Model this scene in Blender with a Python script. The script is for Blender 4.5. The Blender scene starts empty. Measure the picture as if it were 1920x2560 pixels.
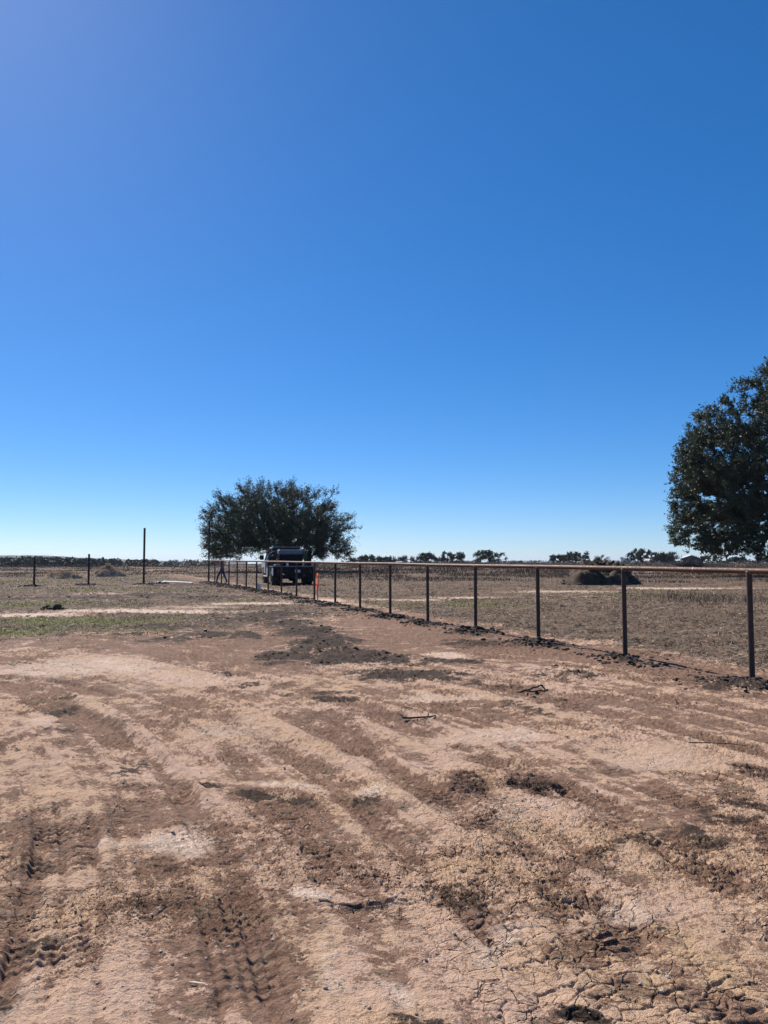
import bpy, bmesh, math, random
import numpy as np
from mathutils import Vector, Matrix, Quaternion

random.seed(7)
RNG = np.random.default_rng(7)
scene = bpy.context.scene
COL = scene.collection

# ------------------------------------------------------------------ camera, sky, sun, exposure
CAM_H = 1.6
FPX = 1924.0                       # focal length in pixels of a 1920 wide frame
PITCH = math.atan(115.0 / FPX)
cam_d = bpy.data.cameras.new('camera')
cam = bpy.data.objects.new('camera', cam_d)
COL.objects.link(cam)
cam.location = (0, 0, CAM_H)
cam.rotation_euler = (math.pi / 2 + PITCH, 0, 0)
cam_d.sensor_fit = 'HORIZONTAL'
cam_d.sensor_width = 36.0
cam_d.lens = 36.0 * FPX / 1920.0
cam_d.clip_start = 0.05
cam_d.clip_end = 20000
scene.camera = cam

SUN_AZ = math.radians(-34)         # left of the view direction
SUN_EL = math.radians(40)
world = bpy.data.worlds.new('World')
scene.world = world
world.use_nodes = True
wn = world.node_tree
for n in list(wn.nodes):
    wn.nodes.remove(n)
sky = wn.nodes.new('ShaderNodeTexSky')
sky.sky_type = 'NISHITA'
sky.sun_disc = False
sky.sun_elevation = SUN_EL
sky.sun_rotation = SUN_AZ
sky.altitude = 500
sky.air_density = 0.75
sky.dust_density = 0.18
sky.ozone_density = 10.0
hsv = wn.nodes.new('ShaderNodeHueSaturation')
hsv.inputs['Hue'].default_value = 0.5045
hsv.inputs['Saturation'].default_value = 1.28
sgm = wn.nodes.new('ShaderNodeGamma')
sgm.inputs['Gamma'].default_value = 0.75
wbg = wn.nodes.new('ShaderNodeBackground')
wbg.inputs['Strength'].default_value = 0.140
wout = wn.nodes.new('ShaderNodeOutputWorld')
wn.links.new(sky.outputs[0], sgm.inputs['Color'])
wn.links.new(sgm.outputs[0], hsv.inputs['Color'])
wn.links.new(hsv.outputs[0], wbg.inputs['Color'])
wn.links.new(wbg.outputs[0], wout.inputs['Surface'])

sun_d = bpy.data.lights.new('sun', 'SUN')
sun_d.energy = 5.0
sun_d.angle = math.radians(0.53)
sun_d.color = (1.0, 0.94, 0.86)
sun = bpy.data.objects.new('sun', sun_d)
COL.objects.link(sun)
SUNV = Vector((math.sin(SUN_AZ) * math.cos(SUN_EL), math.cos(SUN_AZ) * math.cos(SUN_EL), math.sin(SUN_EL)))
sun.rotation_mode = 'QUATERNION'
sun.rotation_quaternion = SUNV.to_track_quat('Z', 'Y')
sun.location = (-20, 20, 40)

scene.view_settings.view_transform = 'Standard'
scene.view_settings.look = 'None'
scene.view_settings.gamma = 1.0
scene.view_settings.use_curve_mapping = False
scene.view_settings.exposure = 0.48
scene.render.engine = 'CYCLES'
scene.cycles.max_bounces = 6
scene.cycles.use_denoising = True
scene.cycles.sample_clamp_direct = 6.0
scene.cycles.sample_clamp_indirect = 3.0


# ------------------------------------------------------------------ helpers
def gp(u, v, z=0.0):
    """point of the ground seen at pixel (u, v) of the 1920 x 2560 frame"""
    a = (u - 960) / FPX
    b = (1280 - v) / FPX
    dy = math.cos(PITCH) - b * math.sin(PITCH)
    dz = math.sin(PITCH) + b * math.cos(PITCH)
    t = (z - CAM_H) / dz
    return (a * t, dy * t)


def at(u, d):
    """ground position at image column u and distance d"""
    return ((u - 960) / FPX * d, d)


def hgt(v, d):
    """height above the datum of image row v at distance d"""
    return CAM_H + (1395 - v) / FPX * d


def tag(o, label=None, cat=None, group=None, kind=None):
    if label: o['label'] = label
    if cat: o['category'] = cat
    if group: o['group'] = group
    if kind: o['kind'] = kind
    return o


def empty(name, loc, rz=0.0):
    o = bpy.data.objects.new(name, None)
    o.location = loc
    o.rotation_euler = (0, 0, rz)
    o.empty_display_size = 0.2
    COL.objects.link(o)
    return o


def link(name, me, mat=None, parent=None):
    o = bpy.data.objects.new(name, me)
    COL.objects.link(o)
    if mat is not None and len(me.materials) == 0:
        me.materials.append(mat)
    if parent is not None:
        o.parent = parent
    return o


def np_mesh(name, verts, faces, smooth=False, mat_idx=None):
    """verts (n,3), faces (m,k) array of one face size"""
    verts = np.asarray(verts, dtype=np.float32)
    faces = np.asarray(faces, dtype=np.int32)
    me = bpy.data.meshes.new(name)
    k = faces.shape[1]
    me.vertices.add(len(verts))
    me.vertices.foreach_set('co', verts.ravel())
    me.loops.add(faces.size)
    me.loops.foreach_set('vertex_index', faces.ravel())
    me.polygons.add(len(faces))
    me.polygons.foreach_set('loop_start', np.arange(0, faces.size, k, dtype=np.int32))
    me.polygons.foreach_set('loop_total', np.full(len(faces), k, dtype=np.int32))
    me.polygons.foreach_set('use_smooth', np.full(len(faces), smooth, dtype=bool))
    if mat_idx is not None:
        me.polygons.foreach_set('material_index', np.asarray(mat_idx, dtype=np.int32))
    me.update()
    me.validate()
    return me


class MB:
    """collects shapes in a bmesh and links them as one mesh object"""
    def __init__(self):
        self.bm = bmesh.new()

    def box(self, x0, x1, y0, y1, z0, z1, bev=0.0, m=None):
        r = bmesh.ops.create_cube(self.bm, size=1.0)
        vs = r['verts']
        for v in vs:
            v.co = Vector(((x0 + x1) / 2 + v.co.x * (x1 - x0), (y0 + y1) / 2 + v.co.y * (y1 - y0),
                           (z0 + z1) / 2 + v.co.z * (z1 - z0)))
            if m is not None:
                v.co = m @ v.co
        if bev > 0:
            es = list({e for v in vs for e in v.link_edges})
            bmesh.ops.bevel(self.bm, geom=es, offset=bev, segments=2, affect='EDGES', profile=0.5)
        return self

    def tube(self, pts, rad, n=10, cap=True):
        pts = [Vector(p) for p in pts]
        if not isinstance(rad, (list, tuple)):
            rad = [rad] * len(pts)
        rings = []
        up = Vector((0.0, 0.0, 1.0))
        for i, p in enumerate(pts):
            a = pts[max(i - 1, 0)]
            b = pts[min(i + 1, len(pts) - 1)]
            d = (b - a).normalized()
            u = d.cross(up)
            if u.length < 1e-3:
                u = d.cross(Vector((1, 0, 0)))
            u.normalize()
            w = d.cross(u).normalized()
            rings.append([self.bm.verts.new(p + (u * math.cos(2 * math.pi * k / n) + w * math.sin(2 * math.pi * k / n)) * rad[i])
                          for k in range(n)])
        for r0, r1 in zip(rings, rings[1:]):
            for k in range(n):
                f = self.bm.faces.new((r0[k], r0[(k + 1) % n], r1[(k + 1) % n], r1[k]))
                f.smooth = True
        if cap:
            for ring, rev in ((rings[0], True), (rings[-1], False)):
                vs = [self.bm.verts.new(v.co) for v in ring]
                self.bm.faces.new(list(reversed(vs)) if rev else vs)
        return self

    def prism(self, prof, x0, x1):
        """profile of (y, z) points pushed along x"""
        a = [self.bm.verts.new((x0, p[0], p[1])) for p in prof]
        b = [self.bm.verts.new((x1, p[0], p[1])) for p in prof]
        n = len(prof)
        for k in range(n):
            self.bm.faces.new((a[k], a[(k + 1) % n], b[(k + 1) % n], b[k]))
        self.bm.faces.new(list(reversed(a)))
        self.bm.faces.new(b)
        return self

    def lump(self, c, r, sub=1, seed=0, squash=0.8, rough=0.25):
        rr = random.Random(seed)
        res = bmesh.ops.create_icosphere(self.bm, subdivisions=sub, radius=1.0)
        for v in res['verts']:
            k = 1 + rr.uniform(-rough, rough)
            v.co = Vector((c[0] + v.co.x * r * k, c[1] + v.co.y * r * k, c[2] + v.co.z * r * k * squash))
        return self

    def build(self, name, mat, parent=None, smooth=None):
        bmesh.ops.recalc_face_normals(self.bm, faces=self.bm.faces)
        me = bpy.data.meshes.new(name)
        self.bm.to_mesh(me)
        self.bm.free()
        if smooth:
            me.polygons.foreach_set('use_smooth', [True] * len(me.polygons))
        return link(name, me, mat, parent)


# ------------------------------------------------------------------ noise in numpy
def _hash(ix, iy, seed):
    h = (ix.astype(np.uint32) * np.uint32(374761393) + iy.astype(np.uint32) * np.uint32(668265263)
         + np.uint32((seed * 2246822519) & 0xffffffff))
    h = (h ^ (h >> np.uint32(13))) * np.uint32(1274126177)
    h = h ^ (h >> np.uint32(16))
    return h


def perlin(x, y, seed=0):
    xi = np.floor(x); yi = np.floor(y)
    fx = (x - xi).astype(np.float32); fy = (y - yi).astype(np.float32)
    xi = xi.astype(np.int64); yi = yi.astype(np.int64)
    u = fx * fx * fx * (fx * (fx * 6 - 15) + 10)
    v = fy * fy * fy * (fy * (fy * 6 - 15) + 10)

    def g(ox, oy):
        a = (_hash(xi + ox, yi + oy, seed) & np.uint32(1023)).astype(np.float32) * np.float32(2 * math.pi / 1024)
        return np.cos(a) * (fx - ox) + np.sin(a) * (fy - oy)
    n0 = g(0, 0); n1 = g(1, 0)
    a = n0 + u * (n1 - n0)
    n0 = g(0, 1); n1 = g(1, 1)
    b = n0 + u * (n1 - n0)
    return (a + v * (b - a)) * 1.5


def fbm(x, y, seed=0, octs=4, gain=0.5, lac=2.03):
    s = np.zeros_like(x, dtype=np.float32)
    a = 1.0
    for k in range(octs):
        s += a * perlin(x, y, seed + k * 17)
        x = x * lac + 3.7
        y = y * lac - 1.9
        a *= gain
    return s


def voronoi(x, y, seed=0, jit=0.85):
    xi = np.floor(x).astype(np.int64); yi = np.floor(y).astype(np.int64)
    f1 = np.full(x.shape, 9.0, dtype=np.float32); f2 = f1.copy()
    cid = np.zeros(x.shape, dtype=np.float32)
    for ox in (-1, 0, 1):
        for oy in (-1, 0, 1):
            h = _hash(xi + ox, yi + oy, seed)
            px = xi + ox + 0.5 + ((h & np.uint32(1023)).astype(np.float32) / 1023 - 0.5) * jit
            py = yi + oy + 0.5 + (((h >> np.uint32(10)) & np.uint32(1023)).astype(np.float32) / 1023 - 0.5) * jit
            d = np.hypot(px - x, py - y).astype(np.float32)
            nw = d < f1
            f2 = np.where(nw, f1, np.minimum(f2, d))
            cid = np.where(nw, ((h >> np.uint32(20)) & np.uint32(1023)).astype(np.float32) / 1023, cid)
            f1 = np.where(nw, d, f1)
    return f1, f2, cid


def sstep(a, b, x):
    t = np.clip((x - a) / (b - a), 0, 1)
    return t * t * (3 - 2 * t)


# ------------------------------------------------------------------ the fence line
FENCE0 = np.array((4.67, 9.87))
FSTEP = np.array((-0.8994, 2.2706))
FDIR = FSTEP / np.linalg.norm(FSTEP)
FNRM = np.array((FDIR[1], -FDIR[0]))          # to the right, beyond the fence
N_POST = 19
POSTS = [FENCE0 + FSTEP * k for k in range(-1, N_POST)]
LONE = [gp(85, 1466.6), gp(221, 1463), gp(359, 1462)]


# ------------------------------------------------------------------ ground shape
def px_blob(u, v, du, dv):
    c = gp(u, v)
    rx = du / FPX * c[1]
    y0 = gp(u, v - dv)[1]; y1 = gp(u, v + dv)[1]
    return (c[0], (y0 + y1) / 2, rx, (y0 - y1) / 2)


# dark loose soil, (u, v, half width, half height, strength)
DARK = [px_blob(*b) + (s,) for *b, s in (
    (715, 1560, 70, 12, 1.2), (765, 1582, 75, 14, 1.3), (805, 1608, 80, 18, 1.3), (860, 1645, 105, 20, 1.35), (700, 1645, 70, 16, 1.15), (920, 1640, 60, 14, 1.2), (770, 1625, 60, 12, .9),
    (620, 1547, 120, 6, 1.1), (690, 1537, 110, 6, 1.1), (400, 1570, 95, 8, 1.1), (540, 1558, 70, 6, .9), (610, 1592, 50, 8, 1.1), (510, 1590, 70, 8, .9), (430, 1602, 90, 8, .7), (300, 1590, 80, 6, .5),
    (555, 1688, 26, 6, .8), (150, 1592, 26, 5, .8), (130, 1775, 55, 14, .9), (140, 1750, 30, 6, .6),
    (985, 1650, 85, 14, 1.0), (1030, 1690, 150, 13, 1.1), (960, 1685, 60, 8, .8), (1110, 1655, 75, 9, .9), (1190, 1610, 80, 10, .8),
    (850, 1755, 45, 9, .9), (790, 1735, 80, 8, .6), (640, 1715, 80, 9, .5), (830, 1990, 0.1, 0.1, 0),
    (570, 1985, 36, 15, 1.0), (690, 1992, 48, 18, .95), (905, 1990, 50, 9, .7), (420, 2010, 30, 12, .55),
    (900, 2275, 140, 12, .75), (1440, 2500, 50, 13, .9), (1520, 2530, 80, 22, .9), (1000, 2515, 120, 38, .75), (1060, 2240, 100, 30, .45),
    (60, 2360, 80, 60, .5), (60, 2470, 60, 30, .5), (1860, 2040, 90, 50, .55), (1600, 2090, 110, 10, .6), (1800, 2100, 90, 20, .5), (1340, 1750, 60, 8, .3),
    (60, 1497, 90, 5, .8), (230, 1497, 140, 6, .95), (360, 1490, 120, 6, 1.0), (300, 1481, 90, 4, .7), (520, 1495, 110, 5, .95), (440, 1463, 110, 4, 1.1), (120, 1476, 80, 3, .7), (560, 1475, 50, 3, .8), (90, 1468, 28, 3, .9), (221, 1464, 25, 3, .9), (610, 1490, 60, 4, .5),
    (1480, 1495, 60, 4, .8), (1310, 1475, 30, 3, .7), (1370, 1500, 30, 4, .5), (1010, 1475, 40, 3, .4),
    (40, 1440 + 220, 60, 5, .5), (1420, 1930, 40, 8, .6), 
    (1010, 1780, 110, 10, .35), (1290, 1770, 120, 12, .35), (1420, 1685, 110, 14, .5), (1240, 1715, 90, 10, .4), (350, 1915, 50, 22, .5), (60, 1850, 70, 60, .3),
    (1100, 2290, 120, 50, .35), (560, 2170, 90, 20, .3), (380, 2270, 60, 40, .25),
)]
PALE = [px_blob(*b) + (s,) for *b, s in (
    (200, 1672, 260, 26, .55), (500, 1700, 220, 18, .4), (60, 1810, 60, 20, .4), (600, 1830, 120, 40, .35), (1100, 1745, 90, 10, .5), (1120, 1640, 60, 8, .6), (860, 1672, 80, 6, .4),
    (910, 1972, 55, 14, .9), (480, 2110, 120, 26, .7), (330, 2120, 90, 18, .5), (790, 2245, 60, 18, .9), (1330, 2380, 60, 50, .5), (770, 2440, 60, 50, .35), (1540, 2240, 100, 50, .45),
    (1270, 1840, 150, 22, .45), (1300, 2030, 220, 40, .35), (1640, 1900, 140, 30, .4), (100, 2320, 60, 14, .4), (1000, 2460, 60, 22, .5), (700, 1950, 60, 12, .5),
    (350, 1528, 260, 5, .9), (60, 1538, 160, 7, .9), (620, 1508, 130, 4, .9), (800, 1503, 80, 3.5, .7), (1000, 1500, 120, 3.5, .7), (1160, 1493, 110, 3, .8), (1400, 1480, 160, 3, .7), (1700, 1471, 200, 2.6, .8), (500, 1518, 120, 4, .6),
    (250, 1485, 120, 3, .5), (200, 2450, 220, 60, .3),
)]

OCHRE = [px_blob(*b) + (s,) for *b, s in (
    (1640, 2420, 260, 150, 1.0), (1440, 2080, 130, 34, .9), (1215, 1950, 70, 34, .9), (700, 2400, 110, 110, .6), (1100, 1770, 80, 14, .5), (1700, 2130, 160, 50, .5), (1480, 2250, 150, 60, .5), (560, 1755, 100, 16, .5), (1240, 2180, 120, 40, .4),
)]
GREEN = [px_blob(*b) + (s,) for *b, s in (
    (90, 1511, 150, 7, 1.0), (250, 1512, 120, 4, .6), (180, 1556, 220, 12, .95), (40, 1585, 120, 14, .9), (330, 1580, 120, 10, .45), (430, 1548, 110, 6, .5), (200, 1475, 200, 5, .6),
    (40, 1455, 160, 6, .45), (420, 1480, 110, 4, .5), (300, 1450, 160, 4, .5), (590, 1500, 90, 4, .5), (1200, 1512, 140, 8, .55), (1000, 1512, 100, 6, .4), (1570, 1490, 120, 5, .5), (1700, 1480, 140, 5, .4), (1330, 1500, 120, 5, .35),
)]

# sandy double track crossing the yard
SANDY = [(((-300, 1562), (0, 1546), (160, 1538), (330, 1526), (560, 1512), (800, 1503), (1000, 1500), (1160, 1493), (1420, 1481), (1700, 1472), (2000, 1463)), 0.34),
         (((-300, 1545), (0, 1530), (200, 1525), (420, 1518), (620, 1508)), 0.30),
         (((830, 1512), (1000, 1506), (1150, 1499), (1400, 1487), (1700, 1478)), 0.22)]

# wheel tracks: pixel polylines, half width (m), depth (m), tread kind
TRACKS = [
    (((-120, 1690), (60, 1700), (200, 1726), (318, 1766), (400, 1812), (470, 1880), (520, 1960)), .16, .030, 'bar'),
    (((-120, 1640), (100, 1655), (330, 1690), (560, 1735), (760, 1790), (900, 1860), (1010, 1960)), .15, .022, 'bar'),
    (((60, 1740), (200, 1790), (300, 1850), (380, 1920), (430, 2010), (450, 2100)), .16, .028, 'lug'),
    (((-40, 1830), (60, 1890), (110, 1950), (150, 2020), (165, 2110), (140, 2250), (110, 2420), (90, 2600)), .17, .034, 'lug'),
    (((150, 1860), (250, 1930), (310, 1990), (345, 2060), (350, 2120)), .14, .022, 'lug'),
    (((690, 2255), (700, 2330), (715, 2400), (738, 2480), (765, 2600)), .145, .020, 'street'),
    (((660, 2165), (685, 2200), (700, 2240)), .13, .012, 'street'),
    (((1360, 2120), (1430, 2200), (1490, 2300), (1545, 2400), (1600, 2500), (1640, 2600)), .20, .018, 'lug'),
    (((1100, 1850), (1240, 1910), (1400, 1965), (1560, 2030), (1700, 2095), (1830, 2150), (1990, 2210)), .13, .022, 'bar'),
    (((940, 1700), (1040, 1740), (1180, 1800), (1300, 1880), (1420, 1975), (1500, 2060)), .12, .014, 'bar'),
    (((1500, 2010), (1660, 2080), (1800, 2180), (1930, 2290)), .2, .02, 'lug'),
    (((540, 2000), (620, 2100), (640, 2190)), .12, .010, 'street'),
    (((0, 1665), (200, 1690), (400, 1728), (600, 1790), (740, 1870), (860, 1960)), .1, .014, 'bar'),
    (((980, 1900), (1120, 1985), (1260, 2090), (1340, 2200), (1400, 2350)), .13, .012, 'lug'),
    (((330, 1640), (520, 1672), (720, 1716), (900, 1772), (1010, 1830)), .12, .014, 'bar'),
]


ARCS = []
for _R, _a0, _a1, _hw, _dp, _kd in ((16.9, 8, 45, .13, .014, 'a_lug'), (17.35, 14, 47, .12, .012, 'a_bar'), (18.15, 12, 45, .14, .015, 'a_bar'), (18.75, 18, 42, .12, .012, 'a_lug'),
                                    (19.25, 14, 40, .13, .013, 'a_bar'), (19.75, 10, 36, .15, .016, 'a_lug'), (20.55, 16, 38, .14, .014, 'a_bar'), (21.2, 14, 36, .13, .015, 'a_lug'), (21.9, 17, 35, .14, .012, 'a_bar'), (22.7, 18, 34, .15, .012, 'a_lug')):
    ARCS.append(([(-17.8 + _R * math.cos(math.radians(t)), -2.5 + _R * (1 + 0.004 * math.sin(t * 0.5 + _R)) * math.sin(math.radians(t))) for t in np.linspace(_a0, _a1, 30)], _hw, _dp, _kd))


def smooth_line(pts, n=10):
    out = []
    P = [np.array(p, float) for p in pts]
    P = [2 * P[0] - P[1]] + P + [2 * P[-1] - P[-2]]
    for i in range(1, len(P) - 2):
        for k in range(n):
            t = k / n
            a, b, c, d = P[i - 1], P[i], P[i + 1], P[i + 2]
            out.append(0.5 * ((2 * b) + (c - a) * t + (2 * a - 5 * b + 4 * c - d) * t * t + (3 * b - a - 3 * c + d) * t ** 3))
    out.append(P[-2])
    return np.array(out)


def ground_far(x, y):
    """large shape: level near by, falling away to the horizon, sooner to the left"""
    r = np.hypot(x, y)
    az = np.arctan2(x, np.maximum(y, 1e-6))
    edge = 250 - 120 * sstep(-0.05, -0.26, az)
    drop = np.maximum(r - edge, 0)
    slope = 0.0060 + 0.006 * sstep(-0.05, -0.26, az)
    return -(slope * drop * drop / (drop + 60))


def ground_eval(x, y, masks=False):
    x = np.asarray(x, dtype=np.float64); y = np.asarray(y, dtype=np.float64)
    r = np.hypot(x, y)
    z = ground_far(x, y).astype(np.float32)
    near = sstep(75, 40, r).astype(np.float32)
    s_f = (x - FENCE0[0]) * FNRM[0] + (y - FENCE0[1]) * FNRM[1]      # beyond the fence > 0
    wx = x + 0.25 * perlin(x * 1.3, y * 1.3, 91); wy = y + 0.25 * perlin(x * 1.3, y * 1.3, 92)
    # ---- masks
    n1 = fbm(x * 0.9, y * 0.9, 11, 4)
    n2 = fbm(x * 2.7, y * 2.7, 12, 4)
    n3 = fbm(x * 9.0, y * 9.0, 13, 3)
    dark = np.zeros(x.shape, np.float32)
    pale = np.zeros(x.shape, np.float32)
    for lst, arr in ((DARK, dark), (PALE, pale)):
        for cx, cy, rx, ry, s in lst:
            q = np.hypot((wx - cx) / rx, (wy - cy) / ry) + 0.22 * n2 + 0.12 * n3
            np.maximum(arr, (s * sstep(1.6, 0.35, q)).astype(np.float32), out=arr)
    for pp, hw in SANDY:
        line = np.array([gp(*p) for p in pp])
        best = np.full(x.shape, 9.0, np.float32)
        for a, b in zip(line, line[1:]):
            d = b - a
            t = np.clip(((wx - a[0]) * d[0] + (wy - a[1]) * d[1]) / (d @ d), 0, 1)
            np.minimum(best, np.hypot(wx - a[0] - t * d[0], wy - a[1] - t * d[1]).astype(np.float32), out=best)
        np.maximum(pale, ((0.46 - 0.16 * (s_f > 0)) * sstep(hw * 1.7, hw * 0.5, best + 0.12 * n2) * sstep(-0.9, -0.1, n1)).astype(np.float32), out=pale)
    post = np.zeros(x.shape, np.float32)
    pk = np.zeros(x.shape, np.float32)
    for k, p in enumerate(POSTS):
        sx = 0.42 + 0.16 * math.sin(k * 2.3); 
        du = (wx - p[0]) * FNRM[0] + (wy - p[1]) * FNRM[1]
        dl = (wx - p[0]) * FDIR[0] + (wy - p[1]) * FDIR[1]
        q = np.hypot((du + 0.12) / sx, (dl + 0.05) / (0.55 + 0.15 * math.cos(k * 1.7)))
        np.maximum(post, np.exp(-q * q * 0.9).astype(np.float32), out=post)
        np.maximum(pk, np.exp(-q * q * 2.2).astype(np.float32), out=pk)
    for p in LONE:
        q = np.hypot((wx - p[0]) / 0.75, (wy - p[1]) / 0.6)
        np.maximum(post, np.exp(-q * q).astype(np.float32), out=post)
    dark = np.maximum(dark, post * 1.15)
    # trampled strip along the fence, mostly bare and brown
    strip = np.exp(-(s_f / 1.0) ** 2) * sstep(4, 9, r)
    # vegetation
    az = np.arctan2(x, np.maximum(y, 1e-3))
    left_edge = 16.5 + 5.5 * sstep(-0.24, 0.02, az) + 0.8 * n1
    veg_l = sstep(-1.2, 2.5, r - left_edge) * (s_f < 0.6)
    veg_r = sstep(0.4, 1.8, s_f + 0.35 * n1)
    veg = np.clip(np.maximum(veg_l, veg_r), 0, 1) * (1 - 0.75 * strip) * (1 - 0.9 * pale * sstep(15, 18, r)) * (1 - 0.8 * np.clip(dark, 0, 1))
    ochre = np.zeros(x.shape, np.float32)
    for cx, cy, rx, ry, sg in OCHRE:
        q = np.hypot((wx - cx) / rx, (wy - cy) / ry) + 0.2 * n2
        np.maximum(ochre, (sg * sstep(1.6, 0.3, q)).astype(np.float32), out=ochre)
    green = np.zeros(x.shape, np.float32)
    for cx, cy, rx, ry, sg in GREEN:
        q = np.hypot((wx - cx) / rx, (wy - cy) / ry)
        np.maximum(green, (sg * sstep(1.4, 0.4, q)).astype(np.float32), out=green)
    green = np.clip(green * 1.25, 0, 1.1) * sstep(-0.9, 0.1, n1 + 0.4 * n2) * (1 - 0.9 * pale)
    brown = np.clip(0.28 + 0.42 * fbm(x * 0.42, y * 0.42, 31, 4) + 0.42 * sstep(9, 14, r) * (s_f < 0.5) + 0.45 * strip - 0.75 * pale, -0.3, 1.1)
    brown = np.clip(brown + 0.25 * sstep(5.2, 3.6, y) * n1, 0, 1)
    loose = np.clip(dark, 0, 1)
    # ---- relief
    fine = sstep(30, 12, r).astype(np.float32)
    z = z + near * (0.045 * perlin(x * 0.16, y * 0.16, 1) * sstep(6, 16, r) + 0.022 * perlin(x * 0.55, y * 0.55, 2) + 0.010 * n2 * 0.7)
    # flaking crust: gently tilted plates that break off in sharp ragged edges
    def saw(f, k):
        q = f * k
        q = q - np.floor(q)
        return np.where(q < 0.86, q / 0.86, (1 - q) / 0.14) - 0.5
    fl1 = fbm(x * 3.4 + 0.2 * n2, y * 4.6, 101, 5, 0.62)
    fl2 = fbm(x * 1.1, y * 1.7, 102, 6, 0.62)
    fl3 = fbm(x * 8.0, y * 11.0, 103, 4, 0.6)
    flake = sstep(-0.3, 0.35, fbm(x * 0.8, y * 0.8, 104, 3)) * (1 - 0.5 * veg)
    z = z + fine * flake * 0.0130 * saw(fl1, 4.0)
    z = z + fine * (0.15 + 0.85 * flake) * 0.0080 * saw(fl3, 3.0)
    z = z + near * sstep(5, 10, r) * (0.30 + 0.7 * flake) * 0.028 * saw(fl2, 4.0)
    # shrinkage cracks between mud plates
    cx_ = x + 0.022 * perlin(x * 9, y * 9, 41); cy_ = y + 0.022 * perlin(x * 9, y * 9, 42)
    f1, f2, cid = voronoi(cx_ * 9.0, cy_ * 12.5, 5)
    edge = f2 - f1
    crust = sstep(0.0, 0.6, fbm(x * 0.9, y * 0.9, 51, 3) + 0.50 * sstep(0.1, 0.9, x) * sstep(7.5, 4.5, y) + 0.12 * sstep(6.0, 4.0, y) - 0.03) * (1 - veg)
    wid = 0.045 + 0.09 * sstep(-0.2, 0.5, n2) + 0.05 * sstep(1.3, .5, np.hypot((x - 1.0) / 0.6, (y - 3.0) / 0.8))
    z = z + fine * crust * (-0.013 * sstep(wid, 0.0, edge) + 0.005 * (cid - 0.5))
    g1, g2, gid = voronoi(cx_ * 24, cy_ * 33, 6)
    rub = sstep(-0.2, 0.5, n1 * 0.7 + 0.25) * (1 - veg * 0.5)
    z = z + fine * rub * 0.0065 * (gid - 0.5) * (1 - 0.4 * crust)
    z = z + near * 0.007 * n3 * (0.55 + 0.6 * sstep(5, 9, r))
    grain = fbm(x * 40, y * 46, 61, 2)
    z = z + fine * 0.0035 * grain * (0.4 + 0.6 * flake)
    # scrape marks and old wheel paths sweeping round a far centre
    rr = np.hypot(x + 17.8, y + 2.5)
    arc = np.arctan2(y + 2.5, x + 17.8) * 18.0
    open_ = (1 - veg) * sstep(17, 11, r)
    st1 = fbm(rr * 1.7 + 0.08 * n1, arc * 0.09, 71, 3)
    st2 = fbm(rr * 6.5 + 0.10 * n2, arc * 0.17, 72, 3)
    st3 = perlin(rr * 19.0 + 0.1 * n2, arc * 0.4, 73)
    sc_m = sstep(-0.35, 0.35, fbm(x * 0.35, y * 0.35, 74, 3) + 0.1) * open_
    z = z + fine * open_ * (0.024 * st1 + 0.013 * st2 * (0.4 + 0.6 * sc_m) + 0.007 * st3 * sc_m)
    # clods of loose soil
    h1, h2, hid = voronoi(wx * 9.0, wy * 9.0, 8)
    j1, j2, jid = voronoi(wx * 22.0, wy * 22.0, 9)
    bill = np.sqrt(np.clip(1 - h1 * 1.5, 0, 1)) * (0.35 + 0.9 * hid)
    bil2 = np.sqrt(np.clip(1 - j1 * 1.5, 0, 1)) * (0.3 + jid)
    lz = loose * (0.25 + 0.75 * sstep(-0.5, 0.6, n2 + n1 * 0.5))
    z = z + near * lz * (0.030 * bill * sstep(5, 9, r) + 0.018 * bil2 * (0.25 + 0.75 * sstep(6, 9, r)))
    z = z + near * (0.028 * post + 0.022 * pk + 0.05 * dark * sstep(9, 13, r) * sstep(-.3, .5, n1) + 0.02 * pk * bil2 + 0.006 * dark * sstep(8, 6, r))
    # tufty field
    z = z + near * veg * (0.02 * n2 + 0.025 * np.clip(n3, 0, 2))
    z = z - 0.02 * near * pale * sstep(17, 20, r)
    # wheel tracks
    moist = np.zeros(x.shape, np.float32)
    if np.ndim(x) and x.size > 50:
        for ti, (pp, hw, dep, kind) in enumerate(TRACKS + ARCS):
            line = np.array(pp) if kind.startswith('a') else smooth_line([gp(*p) for p in pp], 8)
            kind = kind.replace('a_', '')
            lo = line.min(0) - hw * 2.2; hi = line.max(0) + hw * 2.2
            idx = np.nonzero((x > lo[0]) & (x < hi[0]) & (y > lo[1]) & (y < hi[1]))
            if len(idx[0]) == 0:
                continue
            X = x[idx]; Y = y[idx]
            best = np.full(X.shape, 1e9); bu = np.zeros(X.shape); bs = np.zeros(X.shape)
            s0 = 0.0
            for a, b in zip(line, line[1:]):
                d = b - a; L = np.hypot(*d)
                if L < 1e-6:
                    continue
                t = np.clip(((X - a[0]) * d[0] + (Y - a[1]) * d[1]) / (L * L), 0, 1)
                ex = X - a[0] - t * d[0]; ey = Y - a[1] - t * d[1]
                dd = np.hypot(ex, ey)
                sg = np.sign(ex * d[1] - ey * d[0])
                m = dd < best
                best = np.where(m, dd, best); bu = np.where(m, sg * dd, bu); bs = np.where(m, s0 + t * L, bs)
                s0 += L
            u = bu / hw
            wear = (0.25 + 0.75 * sstep(-0.35, 0.55, n1[idx] + 0.6 * n2[idx] + 0.1)) * sstep(0, 0.9, bs) * sstep(0, 0.9, s0 - bs)
            prof = -sstep(1.08, 0.82, np.abs(u)) + 0.55 * np.exp(-((np.abs(u) - 1.25) / 0.22) ** 2)
            ins = sstep(1.05, 0.9, np.abs(u))
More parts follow.
